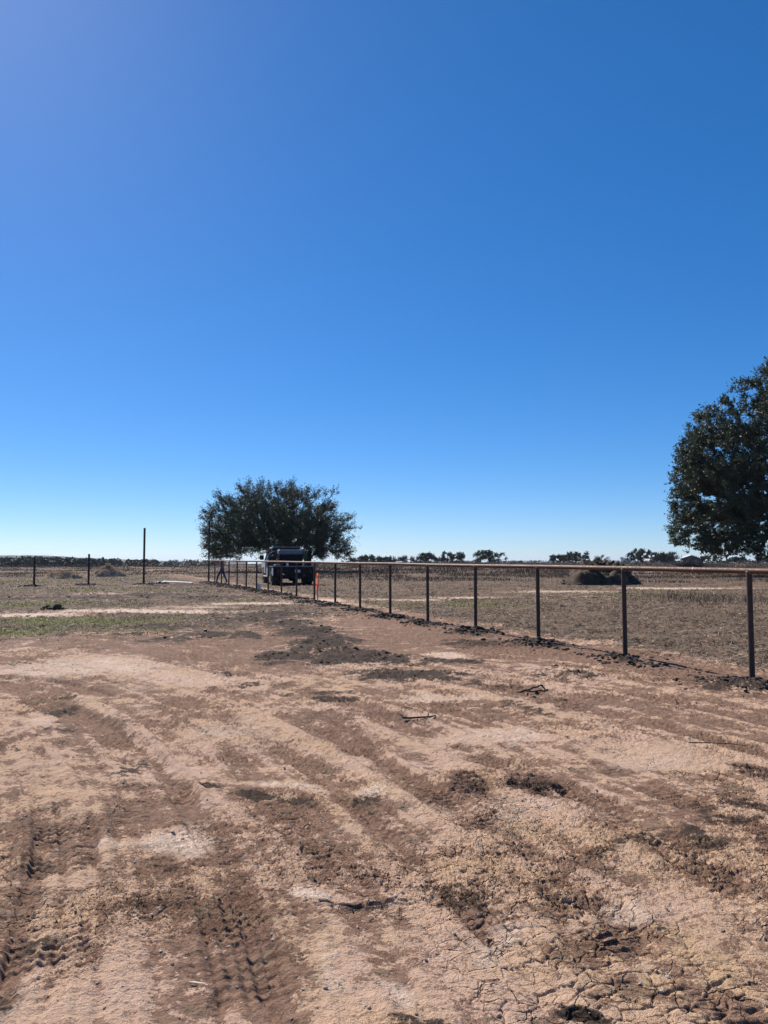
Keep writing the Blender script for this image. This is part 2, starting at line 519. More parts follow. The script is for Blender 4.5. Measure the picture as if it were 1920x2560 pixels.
            if kind == 'lug':
                tr = np.sin(2 * math.pi * (bs / 0.064 + 0.33 * np.abs(u) * 1.2 + 0.12 * n3[idx]))
                tr = sstep(-0.25, 0.3, tr) - 0.5
                trd = 0.010 * tr * sstep(-0.6, 0.4, n2[idx])
            elif kind == 'bar':
                tr = np.sin(2 * math.pi * (u * 2.6 + 0.06 * n2[idx]))
                trd = 0.006 * tr + 0.004 * np.sin(2 * math.pi * bs / 0.07)
            else:
                gr = np.minimum.reduce([np.abs(u - c) for c in (-0.52, -0.17, 0.17, 0.52)])
                sip = np.abs(((bs / 0.042 + 0.10 * np.sin(u * 9)) % 1) - 0.5)
                trd = -0.011 * sstep(0.055, 0.02, gr) - 0.007 * sstep(0.13, 0.04, sip) * (np.abs(u) > 0.17)
            z[idx] += (dep * prof + ins * trd) * wear * fine[idx]
            moist[idx] = np.maximum(moist[idx], (ins * wear * (0.8 if kind != 'bar' else 0.7)).astype(np.float32))
        # digger bites: rows of tooth ridges
        for (u0, v0, du, dv) in ((1172, 1953, 44, 28), (1340, 1960, 76, 30), (1893, 1925, 50, 18)):
            bx, by, brx, bry = px_blob(u0, v0, du, dv)
            sk = (x - bx) * 0.9          # the bite slants away to the right
            q = np.hypot((x - bx) / brx, (y - by + 0.35 * sk) / bry) + 0.18 * n3 + 0.10 * n2
            m = sstep(1.15, 0.80, q)
            rib = np.sin(((y - by) + 0.20 * (x - bx) + 0.010 * n3 + 0.012 * n2) * 2 * math.pi / 0.095)
            z = z - m * (0.010 + 0.017 * rib)
            dark = np.maximum(dark, (m * (0.22 - 0.32 * rib)).astype(np.float32))
            moist = np.maximum(moist, (0.8 * sstep(1.6, 0.9, q)).astype(np.float32))
        # two pits with smeared rims
        for (u0, v0, du, dv) in ((570, 1983, 34, 14), (690, 1990, 46, 17), (900, 2272, 110, 9), (905, 1988, 46, 8), (1440, 2500, 46, 10), (1500, 2525, 50, 12)):
            bx, by, brx, bry = px_blob(u0, v0, du, dv)
            q = np.hypot((wx - bx) / brx, (wy - by) / bry) + 0.30 * n3 + 0.25 * n2
            z = z - 0.016 * sstep(1.2, 0.4, q) + 0.008 * np.exp(-((q - 1.35) / 0.3) ** 2)
    z = z * 1.0
    if not masks:
        return z
    return z, dict(dark=np.clip(dark + (0.22 * fl1 + 0.22 * fl3) * (dark > 0.05), 0, 1.3), pale=pale, ochre=ochre, green=green, dry=veg, brown=np.clip(brown + 0.13 + 0.16 * sstep(7, 11, r) * (1 - veg) - 0.5 * pale + 0.75 * moist + 0.30 * fl1 + 0.26 * fl3 + 0.15 * n2 + 0.2 * grain - open_ * (0.55 * st1 + 0.50 * st2 * (0.5 + 0.5 * sc_m) + 0.22 * st3 * (0.3 + 0.7 * sc_m)), -0.5, 1.4),
                   crack=crust * (1 - veg))


def gz(x, y):
    return float(ground_eval(np.array([x]), np.array([y]))[0])


# ------------------------------------------------------------------ materials
def new_mat(name):
    m = bpy.data.materials.new(name)
    m.use_nodes = True
    nt = m.node_tree
    b = nt.nodes['Principled BSDF']
    return m, nt, b


def nd(nt, typ, **kw):
    n = nt.nodes.new(typ)
    for k, v in kw.items():
        if k.startswith('in_'):
            n.inputs[k[3:].replace('_', ' ')].default_value = v
        else:
            setattr(n, k, v)
    return n


def noise(nt, vec, scale, detail=4.0, rough=0.55, dist=0.0):
    n = nd(nt, 'ShaderNodeTexNoise')
    n.inputs['Scale'].default_value = scale
    n.inputs['Detail'].default_value = detail
    n.inputs['Roughness'].default_value = rough
    n.inputs['Distortion'].default_value = dist
    if vec is not None:
        nt.links.new(vec, n.inputs['Vector'])
    return n.outputs['Fac']


def math_n(nt, op, a, b=None, clamp=False):
    n = nd(nt, 'ShaderNodeMath', operation=op, use_clamp=clamp)
    for i, v in enumerate((a, b)):
        if v is None:
            continue
        if isinstance(v, (int, float)):
            n.inputs[i].default_value = v
        else:
            nt.links.new(v, n.inputs[i])
    return n.outputs[0]


def map_r(nt, v, a, b, c=0.0, d=1.0, smooth=True):
    n = nd(nt, 'ShaderNodeMapRange')
    n.interpolation_type = 'SMOOTHSTEP' if smooth else 'LINEAR'
    nt.links.new(v, n.inputs[0])
    for i, q in enumerate((a, b, c, d)):
        n.inputs[i + 1].default_value = q
    return n.outputs[0]


def mix_c(nt, fac, a, b, typ='MIX'):
    n = nd(nt, 'ShaderNodeMix', data_type='RGBA', blend_type=typ)
    if isinstance(fac, (int, float)):
        n.inputs[0].default_value = fac
    else:
        nt.links.new(fac, n.inputs[0])
    for sock, v in ((n.inputs[6], a), (n.inputs[7], b)):
        if isinstance(v, (tuple, list)):
            sock.default_value = (*v, 1) if len(v) == 3 else v
        else:
            nt.links.new(v, sock)
    return n.outputs[2]


def coords(nt, kind='Object'):
    return nd(nt, 'ShaderNodeTexCoord').outputs[kind]


def simple_mat(name, col, rough=0.6, metal=0.0, var=0.25, scale=8.0, col2=None, bump=0.0, bscale=40.0, spec=0.5, coat=0.0):
    m, nt, b = new_mat(name)
    co = coords(nt)
    n = noise(nt, co, scale, 5.0, 0.6)
    c2 = col2 if col2 else tuple(c * (1 - var) for c in col)
    f = map_r(nt, n, 0.35, 0.68)
    nt.links.new(mix_c(nt, f, col, c2), b.inputs['Base Color'])
    b.inputs['Roughness'].default_value = rough
    b.inputs['Metallic'].default_value = metal
    b.inputs['Specular IOR Level'].default_value = spec
    b.inputs['Coat Weight'].default_value = coat
    if bump > 0:
        bp = nd(nt, 'ShaderNodeBump')
        bp.inputs['Strength'].default_value = bump
        bp.inputs['Distance'].default_value = 0.01
        nt.links.new(noise(nt, co, bscale, 4.0), bp.inputs['Height'])
        nt.links.new(bp.outputs[0], b.inputs['Normal'])
    return m


def ground_material():
    m, nt, b = new_mat('clay_ground')
    co = coords(nt)

    def attr(n):
        a = nd(nt, 'ShaderNodeAttribute')
        a.attribute_name = n
        return a.outputs['Fac']
    nA = noise(nt, co, 0.7, 6, 0.62)
    nB = noise(nt, co, 3.1, 6, 0.65)
    nC = noise(nt, co, 16.0, 5, 0.65)
    nD = noise(nt, co, 75.0, 4, 0.7)
    nE = noise(nt, co, 230.0, 2, 0.6)
    base = mix_c(nt, map_r(nt, nA, 0.38, 0.62), (0.565, 0.375, 0.270), (0.545, 0.358, 0.228))
    base = mix_c(nt, map_r(nt, nB, 0.40, 0.66, 0, 0.5), base, (0.43, 0.275, 0.190))

    def cover(col_prev, mask, col, amt=0.9, sharp=0.16, nz=(0.5, 0.35, 0.2)):
        s = math_n(nt, 'ADD', math_n(nt, 'MULTIPLY', math_n(nt, 'SUBTRACT', nB, 0.5), nz[0] * 2),
                   math_n(nt, 'MULTIPLY', math_n(nt, 'SUBTRACT', nC, 0.5), nz[1] * 2))
        s = math_n(nt, 'ADD', s, math_n(nt, 'MULTIPLY', math_n(nt, 'SUBTRACT', nD, 0.5), nz[2] * 2))
        s = math_n(nt, 'ADD', s, mask)
        f = map_r(nt, s, 0.5 - sharp, 0.5 + sharp, 0, amt)
        return mix_c(nt, f, col_prev, col)
    base = mix_c(nt, math_n(nt, 'MULTIPLY', attr('ochre'), map_r(nt, nB, 0.35, 0.6, 0.3, 0.85)), base, (0.500, 0.325, 0.175))
    base = cover(base, attr('brown'), mix_c(nt, map_r(nt, nC, 0.36, 0.66), (0.128, 0.067, 0.042), (0.285, 0.166, 0.110)), 0.92, 0.14, (1.2, 1.3, 1.0))
    base = cover(base, attr('pale'), (0.70, 0.53, 0.41), 0.9, 0.30, (0.9, 0.8, 0.5))
    drycol = mix_c(nt, map_r(nt, nD, 0.35, 0.7), (0.078, 0.052, 0.034), (0.190, 0.132, 0.086))
    base = cover(base, attr('dry'), drycol, 0.9, 0.25, (1.0, 1.0, 0.6))
    base = cover(base, attr('green'), mix_c(nt, nC, (0.105, 0.115, 0.032), (0.180, 0.172, 0.062)), 0.85, 0.3, (0.9, 0.9, 0.6))
    base = cover(base, attr('dark'), mix_c(nt, nD, (0.027, 0.018, 0.013), (0.068, 0.045, 0.032)), 0.95, 0.20, (1.0, 0.9, 0.6))
    # grit
    base = mix_c(nt, map_r(nt, nE, 0.42, 0.75, 0, 0.32), base, (0.10, 0.065, 0.046))
    base = mix_c(nt, map_r(nt, nD, 0.55, 0.72, 0, 0.45), base, mix_c(nt, 0.5, base, (0.60, 0.50, 0.41)))
    # hairline cracks
    v = nd(nt, 'ShaderNodeTexVoronoi', feature='DISTANCE_TO_EDGE')
    v.inputs['Scale'].default_value = 8.5
    dmap = nd(nt, 'ShaderNodeMapping')
    wob = nd(nt, 'ShaderNodeTexNoise'); wob.inputs['Scale'].default_value = 9.0; wob.inputs['Detail'].default_value = 4
    nt.links.new(co, wob.inputs['Vector'])
    va = nd(nt, 'ShaderNodeVectorMath', operation='SCALE'); va.inputs[3].default_value = 0.10
    nt.links.new(wob.outputs['Color'], va.inputs[0])
    vb = nd(nt, 'ShaderNodeVectorMath', operation='ADD')
    nt.links.new(co, vb.inputs[0]); nt.links.new(va.outputs[0], vb.inputs[1])
    nt.links.new(vb.outputs[0], v.inputs['Vector'])
    ck = map_r(nt, v.outputs['Distance'], 0.0, 0.055, 1.0, 0.0)
    ck = math_n(nt, 'MULTIPLY', ck, math_n(nt, 'MULTIPLY', attr('crack'), map_r(nt, nB, 0.36, 0.6)))
    nt.links.new(base, b.inputs['Base Color'])
    b.inputs['Roughness'].default_value = 0.95
    b.inputs['Specular IOR Level'].default_value = 0.15
    hsum = math_n(nt, 'ADD', math_n(nt, 'MULTIPLY', nC, 0.9), math_n(nt, 'MULTIPLY', nD, 0.45))
    hsum = math_n(nt, 'ADD', hsum, math_n(nt, 'MULTIPLY', nE, 0.16))
    hsum = math_n(nt, 'SUBTRACT', hsum, math_n(nt, 'MULTIPLY', ck, 0.75))
    bp = nd(nt, 'ShaderNodeBump')
    bp.inputs['Strength'].default_value = 1.0
    bp.inputs['Distance'].default_value = 0.028
    nt.links.new(hsum, bp.inputs['Height'])
    nt.links.new(bp.outputs[0], b.inputs['Normal'])
    return m


def leaf_material(name, col, col2, rough=0.45, scale=0.7, trans=0.25, tip=None):
    m, nt, b = new_mat(name)
    co = coords(nt)
    f = map_r(nt, noise(nt, co, scale, 5, 0.7), 0.35, 0.68)
    f2 = map_r(nt, noise(nt, co, scale * 9, 3, 0.7), 0.35, 0.7)
    c = mix_c(nt, f, col, col2)
    c = mix_c(nt, math_n(nt, 'MULTIPLY', f2, 0.5), c, tip if tip else tuple(min(1, q * 1.7) for q in col2))
    nt.links.new(c, b.inputs['Base Color'])
    b.inputs['Roughness'].default_value = rough
    tr = nd(nt, 'ShaderNodeBsdfTranslucent')
    nt.links.new(c, tr.inputs['Color'])
    mx = nd(nt, 'ShaderNodeMixShader')
    mx.inputs[0].default_value = trans
    nt.links.new(b.outputs[0], mx.inputs[1]); nt.links.new(tr.outputs[0], mx.inputs[2])
    out = nt.nodes['Material Output']
    nt.links.new(mx.outputs[0], out.inputs['Surface'])
    return m


def rust_material(name, a, bcol, c, rough=0.55, metal=0.35):
    m, nt, b = new_mat(name)
    co = coords(nt)
    n1 = noise(nt, co, 3.0, 6, 0.65, 0.4)
    n2 = noise(nt, co, 38.0, 5, 0.7)
    base = mix_c(nt, map_r(nt, n1, 0.36, 0.64), a, bcol)
    base = mix_c(nt, map_r(nt, n2, 0.50, 0.72, 0, 0.6), base, c)
    nt.links.new(base, b.inputs['Base Color'])
    nt.links.new(map_r(nt, n2, 0.3, 0.7, rough - 0.12, rough + 0.2), b.inputs['Roughness'])
    b.inputs['Metallic'].default_value = metal
    bp = nd(nt, 'ShaderNodeBump'); bp.inputs['Strength'].default_value = 0.25; bp.inputs['Distance'].default_value = 0.003
    nt.links.new(n2, bp.inputs['Height']); nt.links.new(bp.outputs[0], b.inputs['Normal'])
    return m


M = {}
M['ground'] = ground_material()
M['rail'] = rust_material('rusty_rail', (0.115, 0.044, 0.020), (0.072, 0.029, 0.016), (0.17, 0.080, 0.042), 0.62, 0.15)
M['post'] = rust_material('mill_steel_post', (0.056, 0.034, 0.024), (0.034, 0.022, 0.017), (0.11, 0.058, 0.035), 0.65, 0.1)
M['weld'] = rust_material('weld_bead', (0.34, 0.27, 0.22), (0.24, 0.17, 0.13), (0.45, 0.38, 0.33), 0.5, 0.5)
M['bark'] = simple_mat('bark', (0.070, 0.056, 0.046), 0.95, var=0.5, scale=6, bump=0.6, bscale=25)
M['twig'] = simple_mat('twig_bark', (0.085, 0.070, 0.060), 0.95, var=0.5, scale=3)
M['oak_leaf'] = leaf_material('oak_leaf', (0.034, 0.050, 0.024), (0.054, 0.074, 0.034), 0.52, 0.5, 0.22, (0.110, 0.132, 0.075))
M['mesq_leaf'] = leaf_material('small_leaf', (0.036, 0.052, 0.027), (0.056, 0.074, 0.038), 0.5, 0.4, 0.2)
M['far_leaf'] = leaf_material('far_leaf', (0.036, 0.048, 0.024), (0.055, 0.066, 0.034), 0.6, 0.15, 0.15)
M['wood_leaf'] = leaf_material('wood_leaf', (0.028, 0.033, 0.023), (0.046, 0.046, 0.033), 0.7, 0.03, 0.10)
M['dry_weed'] = leaf_material('dry_weed', (0.050, 0.040, 0.033), (0.080, 0.063, 0.049), 0.8, 0.05, 0.2)
M['straw'] = leaf_material('straw', (0.17, 0.125, 0.085), (0.27, 0.205, 0.14), 0.8, 0.6, 0.2)
M['green_blade'] = leaf_material('green_blade', (0.100, 0.128, 0.028), (0.165, 0.180, 0.052), 0.6, 0.4, 0.35, (0.28, 0.27, 0.11))
M['soil'] = simple_mat('dark_soil', (0.070, 0.045, 0.031), 0.95, var=0.45, scale=9, bump=0.7, bscale=60)
M['soil_pile'] = simple_mat('piled_soil', (0.075, 0.044, 0.023), 0.95, var=0.5, scale=3.0, bump=1.0, bscale=12)
M['hay'] = simple_mat('old_hay', (0.50, 0.345, 0.21), 0.95, col2=(0.24, 0.155, 0.09), scale=3.0, bump=1.0, bscale=14)
M['hay_strand'] = leaf_material('hay_strand', (0.32, 0.235, 0.155), (0.46, 0.35, 0.24), 0.9, 0.8, 0.15)
M['stone'] = simple_mat('pebble', (0.50, 0.44, 0.38), 0.85, col2=(0.28, 0.23, 0.19), scale=20)
M['limestone'] = simple_mat('limestone', (0.62, 0.58, 0.52), 0.9, col2=(0.40, 0.36, 0.31), scale=2)
M['hill'] = simple_mat('wooded_hill', (0.022, 0.028, 0.021), 0.95, var=0.35, scale=0.03)


# ------------------------------------------------------------------ ground sheet
def build_ground():
    radii = [0.35, 0.8, 1.3, 1.7, 2.0]
    d = 2.2
    while d < 70:
        radii.append(d)
        d += min(0.60 * d * d / 1232.0, 0.0044 * d)
    while d < 9000:
        radii.append(d)
        d *= 1.045
    radii = np.array(radii)
    half = math.radians(34)
    core = np.linspace(-half, half, 760)
    rest = np.linspace(half, 2 * math.pi - half, 62)[1:-1]
    ang = np.concatenate([core, rest])
    na = len(ang)
    A, R = np.meshgrid(ang, radii)
    X = (R * np.sin(A)).ravel(); Y = (R * np.cos(A)).ravel()
    Z, mk = ground_eval(X, Y, True)
    V = np.stack([X, Y, Z], 1)
    nr = len(radii)
    i = np.arange(nr - 1)[:, None] * na
    j = np.arange(na)[None, :]
    j2 = (j + 1) % na
    F = np.stack([(i + j), (i + j2), (i + na + j2), (i + na + j)], -1).reshape(-1, 4)
    me = np_mesh('ground', V, F[:, ::-1], True)
    # close the middle under the camera
    for k, arr in mk.items():
        a = me.attributes.new(k, 'FLOAT', 'POINT')
        a.data.foreach_set('value', np.asarray(arr, dtype=np.float32).ravel())
    bm = bmesh.new(); bm.from_mesh(me)
    bm.verts.ensure_lookup_table()
    bm.faces.new([bm.verts[k] for k in range(na - 1, -1, -1)])
    bm.to_mesh(me); bm.free()
    me.polygons.foreach_set('use_smooth', np.full(len(me.polygons), True))
    o = link('ground', me, M['ground'])
    tag(o, 'bare reddish clay yard running into dry grass fields', 'ground', kind='structure')
    return o


GROUND = build_ground()


# ------------------------------------------------------------------ branching and leaves
def tubes_np(p0, p1, r0, r1, n=5):
    """many straight tapered tubes at once"""
    p0 = np.asarray(p0, float); p1 = np.asarray(p1, float)
    d = p1 - p0
    L = np.linalg.norm(d, axis=1, keepdims=True) + 1e-9
    d = d / L
    ref = np.where(np.abs(d[:, 2:3]) > 0.9, np.array([[1.0, 0, 0]]), np.array([[0, 0, 1.0]]))
    u = np.cross(d, ref); u /= np.linalg.norm(u, axis=1, keepdims=True) + 1e-9
    w = np.cross(d, u)
    a = np.arange(n) * 2 * math.pi / n
    ring = u[:, None, :] * np.cos(a)[None, :, None] + w[:, None, :] * np.sin(a)[None, :, None]
    v0 = p0[:, None, :] + ring * np.asarray(r0)[:, None, None]
    v1 = p1[:, None, :] + ring * np.asarray(r1)[:, None, None]
    V = np.concatenate([v0, v1], 1).reshape(-1, 3)
    base = np.arange(len(p0))[:, None] * 2 * n
    k = np.arange(n)[None, :]
    k2 = (k + 1) % n
    F = np.stack([base + k, base + k2, base + n + k2, base + n + k], -1).reshape(-1, 4)
    return V, F


def leaves_np(P, size, rng, aspect=0.55, out=None, outw=0.0):
    """diamond leaves at points P"""
    n = len(P)
    d = rng.normal(size=(n, 3))
    if out is not None:
        d = d / (np.linalg.norm(d, axis=1, keepdims=True) + 1e-9) + out * outw
    d /= np.linalg.norm(d, axis=1, keepdims=True) + 1e-9
    q = rng.normal(size=(n, 3))
    w = np.cross(d, q); w /= np.linalg.norm(w, axis=1, keepdims=True) + 1e-9
    nn = np.cross(d, w)
    s = (np.asarray(size) * rng.uniform(0.6, 1.35, n))[:, None]
    V = np.stack([P - d * s * 0.5, P + w * s * 0.5 * aspect + nn * s * 0.08, P + d * s * 0.5, P - w * s * 0.5 * aspect + nn * s * 0.08], 1).reshape(-1, 3)
    F = np.arange(4 * n).reshape(n, 4)
    return V, F


def grow(targets, root, rng, reach=0.35, bend=0.12):
    """join target points to the root as a branching skeleton; returns nodes, parents, radii"""
    T = np.asarray(targets, float)
    order = np.argsort(np.linalg.norm(T - root, axis=1))
    N = [np.array(root, float)]; par = [-1]; pl = [0.0]
    arr = np.zeros((len(T) * 2 + 2, 3)); arr[0] = root
    plen = np.zeros(len(T) * 2 + 2)
    cnt = 1
    for t in T[order]:
        dist = np.linalg.norm(arr[:cnt] - t, axis=1)
        k = int(np.argmin(dist + reach * plen[:cnt]))
        mid = (arr[k] + t) / 2 + rng.normal(size=3) * dist[k] * bend
        mid[2] += dist[k] * 0.06
        for q, pp in ((mid, k), (t, cnt)):
            arr[cnt] = q
            plen[cnt] = plen[pp] + np.linalg.norm(q - arr[pp])
            par.append(pp)
            cnt += 1
    w = np.zeros(cnt)
    kids = np.zeros(cnt, int)
    for k in range(cnt - 1, 0, -1):
        if kids[k] == 0:
            w[k] = 1
        w[par[k]] += w[k]
        kids[par[k]] += 1
    return arr[:cnt], np.array(par), w


def crown_tree(name, loc, dome, seed, n_t, tip_r, twig, leaf, mats, label, cat='tree', group=None, trunk_h=1.2, stems=1,
               power=0.46, sides=6):
    """dome(rng, n) -> points of the crown; twig = (count, length, up, spread); leaf = (per twig, size, aspect)"""
    rng = np.random.default_rng(seed)
    root = empty(name, loc)
    tag(root, label, cat, group)
    T = dome(rng, n_t)
    base_pts = []
    fork = np.array((0, 0, trunk_h))
    nodes, par, w = grow(np.vstack([T]), fork, rng)
    rad = tip_r * np.maximum(w, 1) ** power
    e = np.arange(1, len(nodes))
    r1 = rad[e]
    r0 = np.minimum(rad[par[e]], rad[e] * 1.35)
    V, F = tubes_np(nodes[par[e]], nodes[e], r0, r1, sides)
    # trunk
    tr = rad[0]
    V2, F2 = tubes_np([(0, 0, -0.15), (0, 0, trunk_h * 0.35)], [(0, 0, trunk_h * 0.35), tuple(fork)], [tr * 1.5, tr * 1.08], [tr * 1.08, tr], 10)
    V3 = np.vstack([V, V2]); F3 = np.vstack([F, F2 + len(V)]) if sides == 4 else None
    me = np_mesh('trunk', np.vstack([V, V2]), np.vstack([F, F2 + len(V)]), True)
    trunk = link('trunk', me, mats[0], root)
    # twigs
    tn, tl, tup, tsp = twig
    tips = nodes[1:]
    cen = np.array((0, 0, T[:, 2].mean() * 0.55))
    src = np.repeat(tips, tn, axis=0)
    out = src - cen
    out /= np.linalg.norm(out, axis=1, keepdims=True) + 1e-9
    d = out * 0.8 + rng.normal(size=src.shape) * tsp + np.array((0, 0, tup))
    d /= np.linalg.norm(d, axis=1, keepdims=True)
    L = tl * rng.uniform(0.45, 1.3, len(src))[:, None]
    end = src + d * L
    end[:, 2] = np.maximum(end[:, 2], 0.5)
    Vt, Ft = tubes_np(src, end, np.full(len(src), tip_r * 0.8), np.full(len(src), tip_r * 0.3), 3)
    tw = link('twigs', np_mesh('twigs', Vt, Ft), mats[1], root)
    tag(tw, kind='stuff')
    ln, ls, la = leaf
    t = rng.uniform(0.1, 1.05, (len(src), ln))
    P = (src[:, None, :] + (end - src)[:, None, :] * t[:, :, None]).reshape(-1, 3) + rng.normal(size=(len(src) * ln, 3)) * tl * 0.12
    Vl, Fl = leaves_np(P, ls, rng, la, np.repeat(d, ln, axis=0), 0.7)
    cr = link('crown', np_mesh('crown', Vl, Fl), mats[2], root)
    return root


# ------------------------------------------------------------------ pipe fence
RAIL_Z = 1.437
PIPE_R = 0.0365


def fence_pt(k):
    return FENCE0 + FSTEP * k


def build_fence():
    f0 = fence_pt(0)
    root = empty('pipe_fence', (f0[0], f0[1], 0))
    tag(root, 'long rusty steel pipe fence running across the yard', 'fence')
    rr = random.Random(3)
    zs = {k: RAIL_Z + rr.uniform(-0.006, 0.006) for k in range(-2, N_POST + 1)}
    # one post, shared by the rest
    mb = MB()
    mb.tube([(0, 0, -0.3), (0, 0, 0.5), (0, 0, RAIL_Z - 0.012)], PIPE_R, 16)
    first = mb.build('post', M['post'], root)
    for k in range(-1, N_POST - 1):
        p = fence_pt(k) - f0
        o = first if k == -1 else first.copy()
        if k != -1:
            COL.objects.link(o)
            o.parent = root
        o.location = (p[0], p[1], 0)
        o.rotation_euler = (rr.uniform(-.004, .004), rr.uniform(-.004, .004), rr.uniform(0, 6.28))
    mb = MB()
    mb.tube([(0, 0, -0.3), (0, 0, 2.0), (0, 0, 4.02)], 0.057, 16)
    p = fence_pt(N_POST - 1) - f0
    tall = mb.build('end_post', M['post'], root)
    tall.location = (p[0], p[1], 0)
    tall['label'] = 'tall end post, far higher than the rail'
    # rail pieces butted end to end
    cuts = [-1.35] + [0.387 + 3.85 * n for n in range(0, 5)] + [N_POST - 1.02]

    def rail_z(k):
        a = int(math.floor(k)); t = k - a
        return zs[a] * (1 - t) + zs[a + 1] * t
    for a, b in zip(cuts, cuts[1:]):
        ks = [a + 0.0015] + [k for k in range(math.ceil(a), math.ceil(b))] + [b - 0.0015]
        pts = []
        for k in ks:
            q = fence_pt(k) - f0
            pts.append((q[0], q[1], rail_z(k)))
        MB().tube(pts, PIPE_R, 20).build('rail', M['rail'], root)
        q = fence_pt(b) - f0
        if b < N_POST - 2:
            d = FDIR * 0.006
            MB().tube([(q[0] - d[0], q[1] - d[1], rail_z(b)), (q[0] + d[0], q[1] + d[1], rail_z(b))], PIPE_R + 0.003, 16).build('butt_weld', M['weld'], root)
    # saddle welds
    mb = MB()
    n = 28
    ring = []
    pts = []
    for i in range(n + 1):
        a = 2 * math.pi * i / n
        lx = math.cos(a) * (PIPE_R + 0.002); ly = math.sin(a) * (PIPE_R + 0.002)
        u = lx * FNRM[0] + ly * FNRM[1]
        pts.append((lx, ly, RAIL_Z - math.sqrt(max(PIPE_R ** 2 - u * u * 0.96, 0.00004)) - 0.002))
    mb.tube(pts, 0.006, 6, cap=False)
    w0 = mb.build('saddle_weld', M['weld'], root)
    for k in range(-1, N_POST - 1):
        o = w0 if k == -1 else w0.copy()
        if k != -1:
            COL.objects.link(o); o.parent = root
        p = fence_pt(k) - f0
        o.location = (p[0], p[1], zs[k] - RAIL_Z)


build_fence()

for (p, h, r, lab) in ((LONE[0], 1.57, 0.06, 'short dark steel post standing alone nearest the picture edge'),
                       (LONE[1], 1.82, 0.06, 'middle-height dark steel post standing before the hay heaps'),
                       (LONE[2], 3.34, 0.062, 'tall bare steel post standing beside the lying board')):
    mb = MB()
    mb.tube([(0, 0, -0.3), (0, 0, h * 0.5), (0, 0, h)], r, 14)
    mb.tube([(0, 0, h - 0.012), (0, 0, h + 0.004)], r + 0.004, 14)
    o = mb.build('gate_post', M['post'])
    o.location = (p[0], p[1], gz(*p))
    tag(o, lab, 'post', 'lone posts on the open ground')


# ------------------------------------------------------------------ trees
def dome_mid(rng, n):
    out = []
    want = 600
    while len(out) < want:
        a = rng.uniform(0, 2 * math.pi)
        el = math.asin(rng.uniform(-0.24, 1.0))
        lob = 1 + 0.05 * math.sin(3 * a + 1.0 + 2.0 * el) + 0.05 * math.sin(7 * a + 4 * el) + rng.normal() * 0.045
        r = (rng.uniform(0.06, 1.0) ** 0.42) * lob
        ca = math.cos(el)
        ca = math.copysign(abs(ca) ** 0.72, ca)
        p = (8.25 * r * ca * math.cos(a), 8.0 * r * ca * math.sin(a), 3.2 + (7.2 * r * math.sin(el) if el > 0 else 9 * r * math.sin(el)))
        if p[2] < 1.5:
            continue
        if math.hypot(p[0], p[1]) < 2.2 and p[2] < 2.6:
            continue
        out.append(p)
    C = np.array(out)
    P = C[rng.integers(0, want, n)] + rng.normal(size=(n, 3)) * np.array((0.45, 0.45, 0.40))
    P[:, 2] = np.maximum(P[:, 2], 1.4 + 0.4 * rng.uniform(size=n))
    return P


MX, MY = at(690, 93)
crown_tree('mesquite_tree', (MX, MY, gz(MX, MY)), dome_mid, 5, 2100, 0.017, (4, 0.90, 0.32, 0.40), (8, 0.18, 0.45),
           (M['bark'], M['twig'], M['mesq_leaf']), 'wide spreading dark tree with twiggy dome crown behind the truck', trunk_h=0.5, power=0.44)

OAK_D = 70.0
OAK = at(2030, OAK_D)
OAK_LOBES = []
for (u, v, r) in ((1788, 1072, 56), (1755, 1135, 50), (1738, 1205, 60), (1722, 1275, 48), (1722, 1335, 50), (1800, 1150, 95), (1800, 1250, 105),
                  (1800, 1335, 78), (1918, 968, 50), (1928, 1050, 72), (1900, 1150, 105), (1890, 1250, 115), (1880, 1330, 90), (1765, 1378, 36),
                  (1840, 1372, 48), (1925, 1380, 45), (1700, 1345, 26), (1705, 1165, 22), (1800, 1020, 24), (1895, 940, 24), (1715, 1120, 18)):
    X = (u - 960) / FPX * OAK_D
    R = r / FPX * OAK_D
    inward = max(0.0, (X - OAK[0]) + 11.5)
    yo = -min(inward, 7.0) * 0.9
    OAK_LOBES.append((X - OAK[0], yo * 0.6, hgt(v, OAK_D + yo * 0.6), R))
    if R > 1.7:
        OAK_LOBES.append((X - OAK[0] + 0.3, -yo * 0.6, hgt(v, OAK_D), R))
_r = random.Random(4)
while len(OAK_LOBES) < 78:
    a = _r.uniform(0, 6.28); e = math.asin(_r.uniform(-0.75, 1)); q = _r.uniform(0.55, 1) ** 0.5
    x = 2.0 + 9.5 * q * math.cos(a) * math.cos(e); y = 10 * q * math.sin(a) * math.cos(e); z = 10.5 + 9.2 * q * math.sin(e)
    if x < -3.0 + 0.0 * z or z < 2.8:
        continue
    if (x + OAK[0] - 0.0) / (OAK_D + y) < (1950 - 960) / FPX:
        continue
    OAK_LOBES.append((x, y, z, _r.uniform(1.6, 2.8)))


def dome_oak(rng, n):
    L = np.array(OAK_LOBES)
    w = L[:, 3] ** 2 * np.where((L[:, 0] + OAK[0]) / OAK_D < (2000 - 960) / FPX, 2.0, 0.8)
    k = rng.choice(len(L), n, p=w / w.sum())
    d = rng.normal(size=(n, 3)); d /= np.linalg.norm(d, axis=1, keepdims=True)
    d[:, 2] = np.where(d[:, 2] < -0.6, -d[:, 2], d[:, 2])
    r = L[k, 3:4] * (rng.uniform(0.35, 1.0, (n, 1)) ** 0.4) * (1 + rng.normal(size=(n, 1)) * 0.06)
    P = L[k, :3] + d * r
    P[:, 2] = np.maximum(P[:, 2], 1.6 + 0.3 * rng.uniform(size=n))
    return P


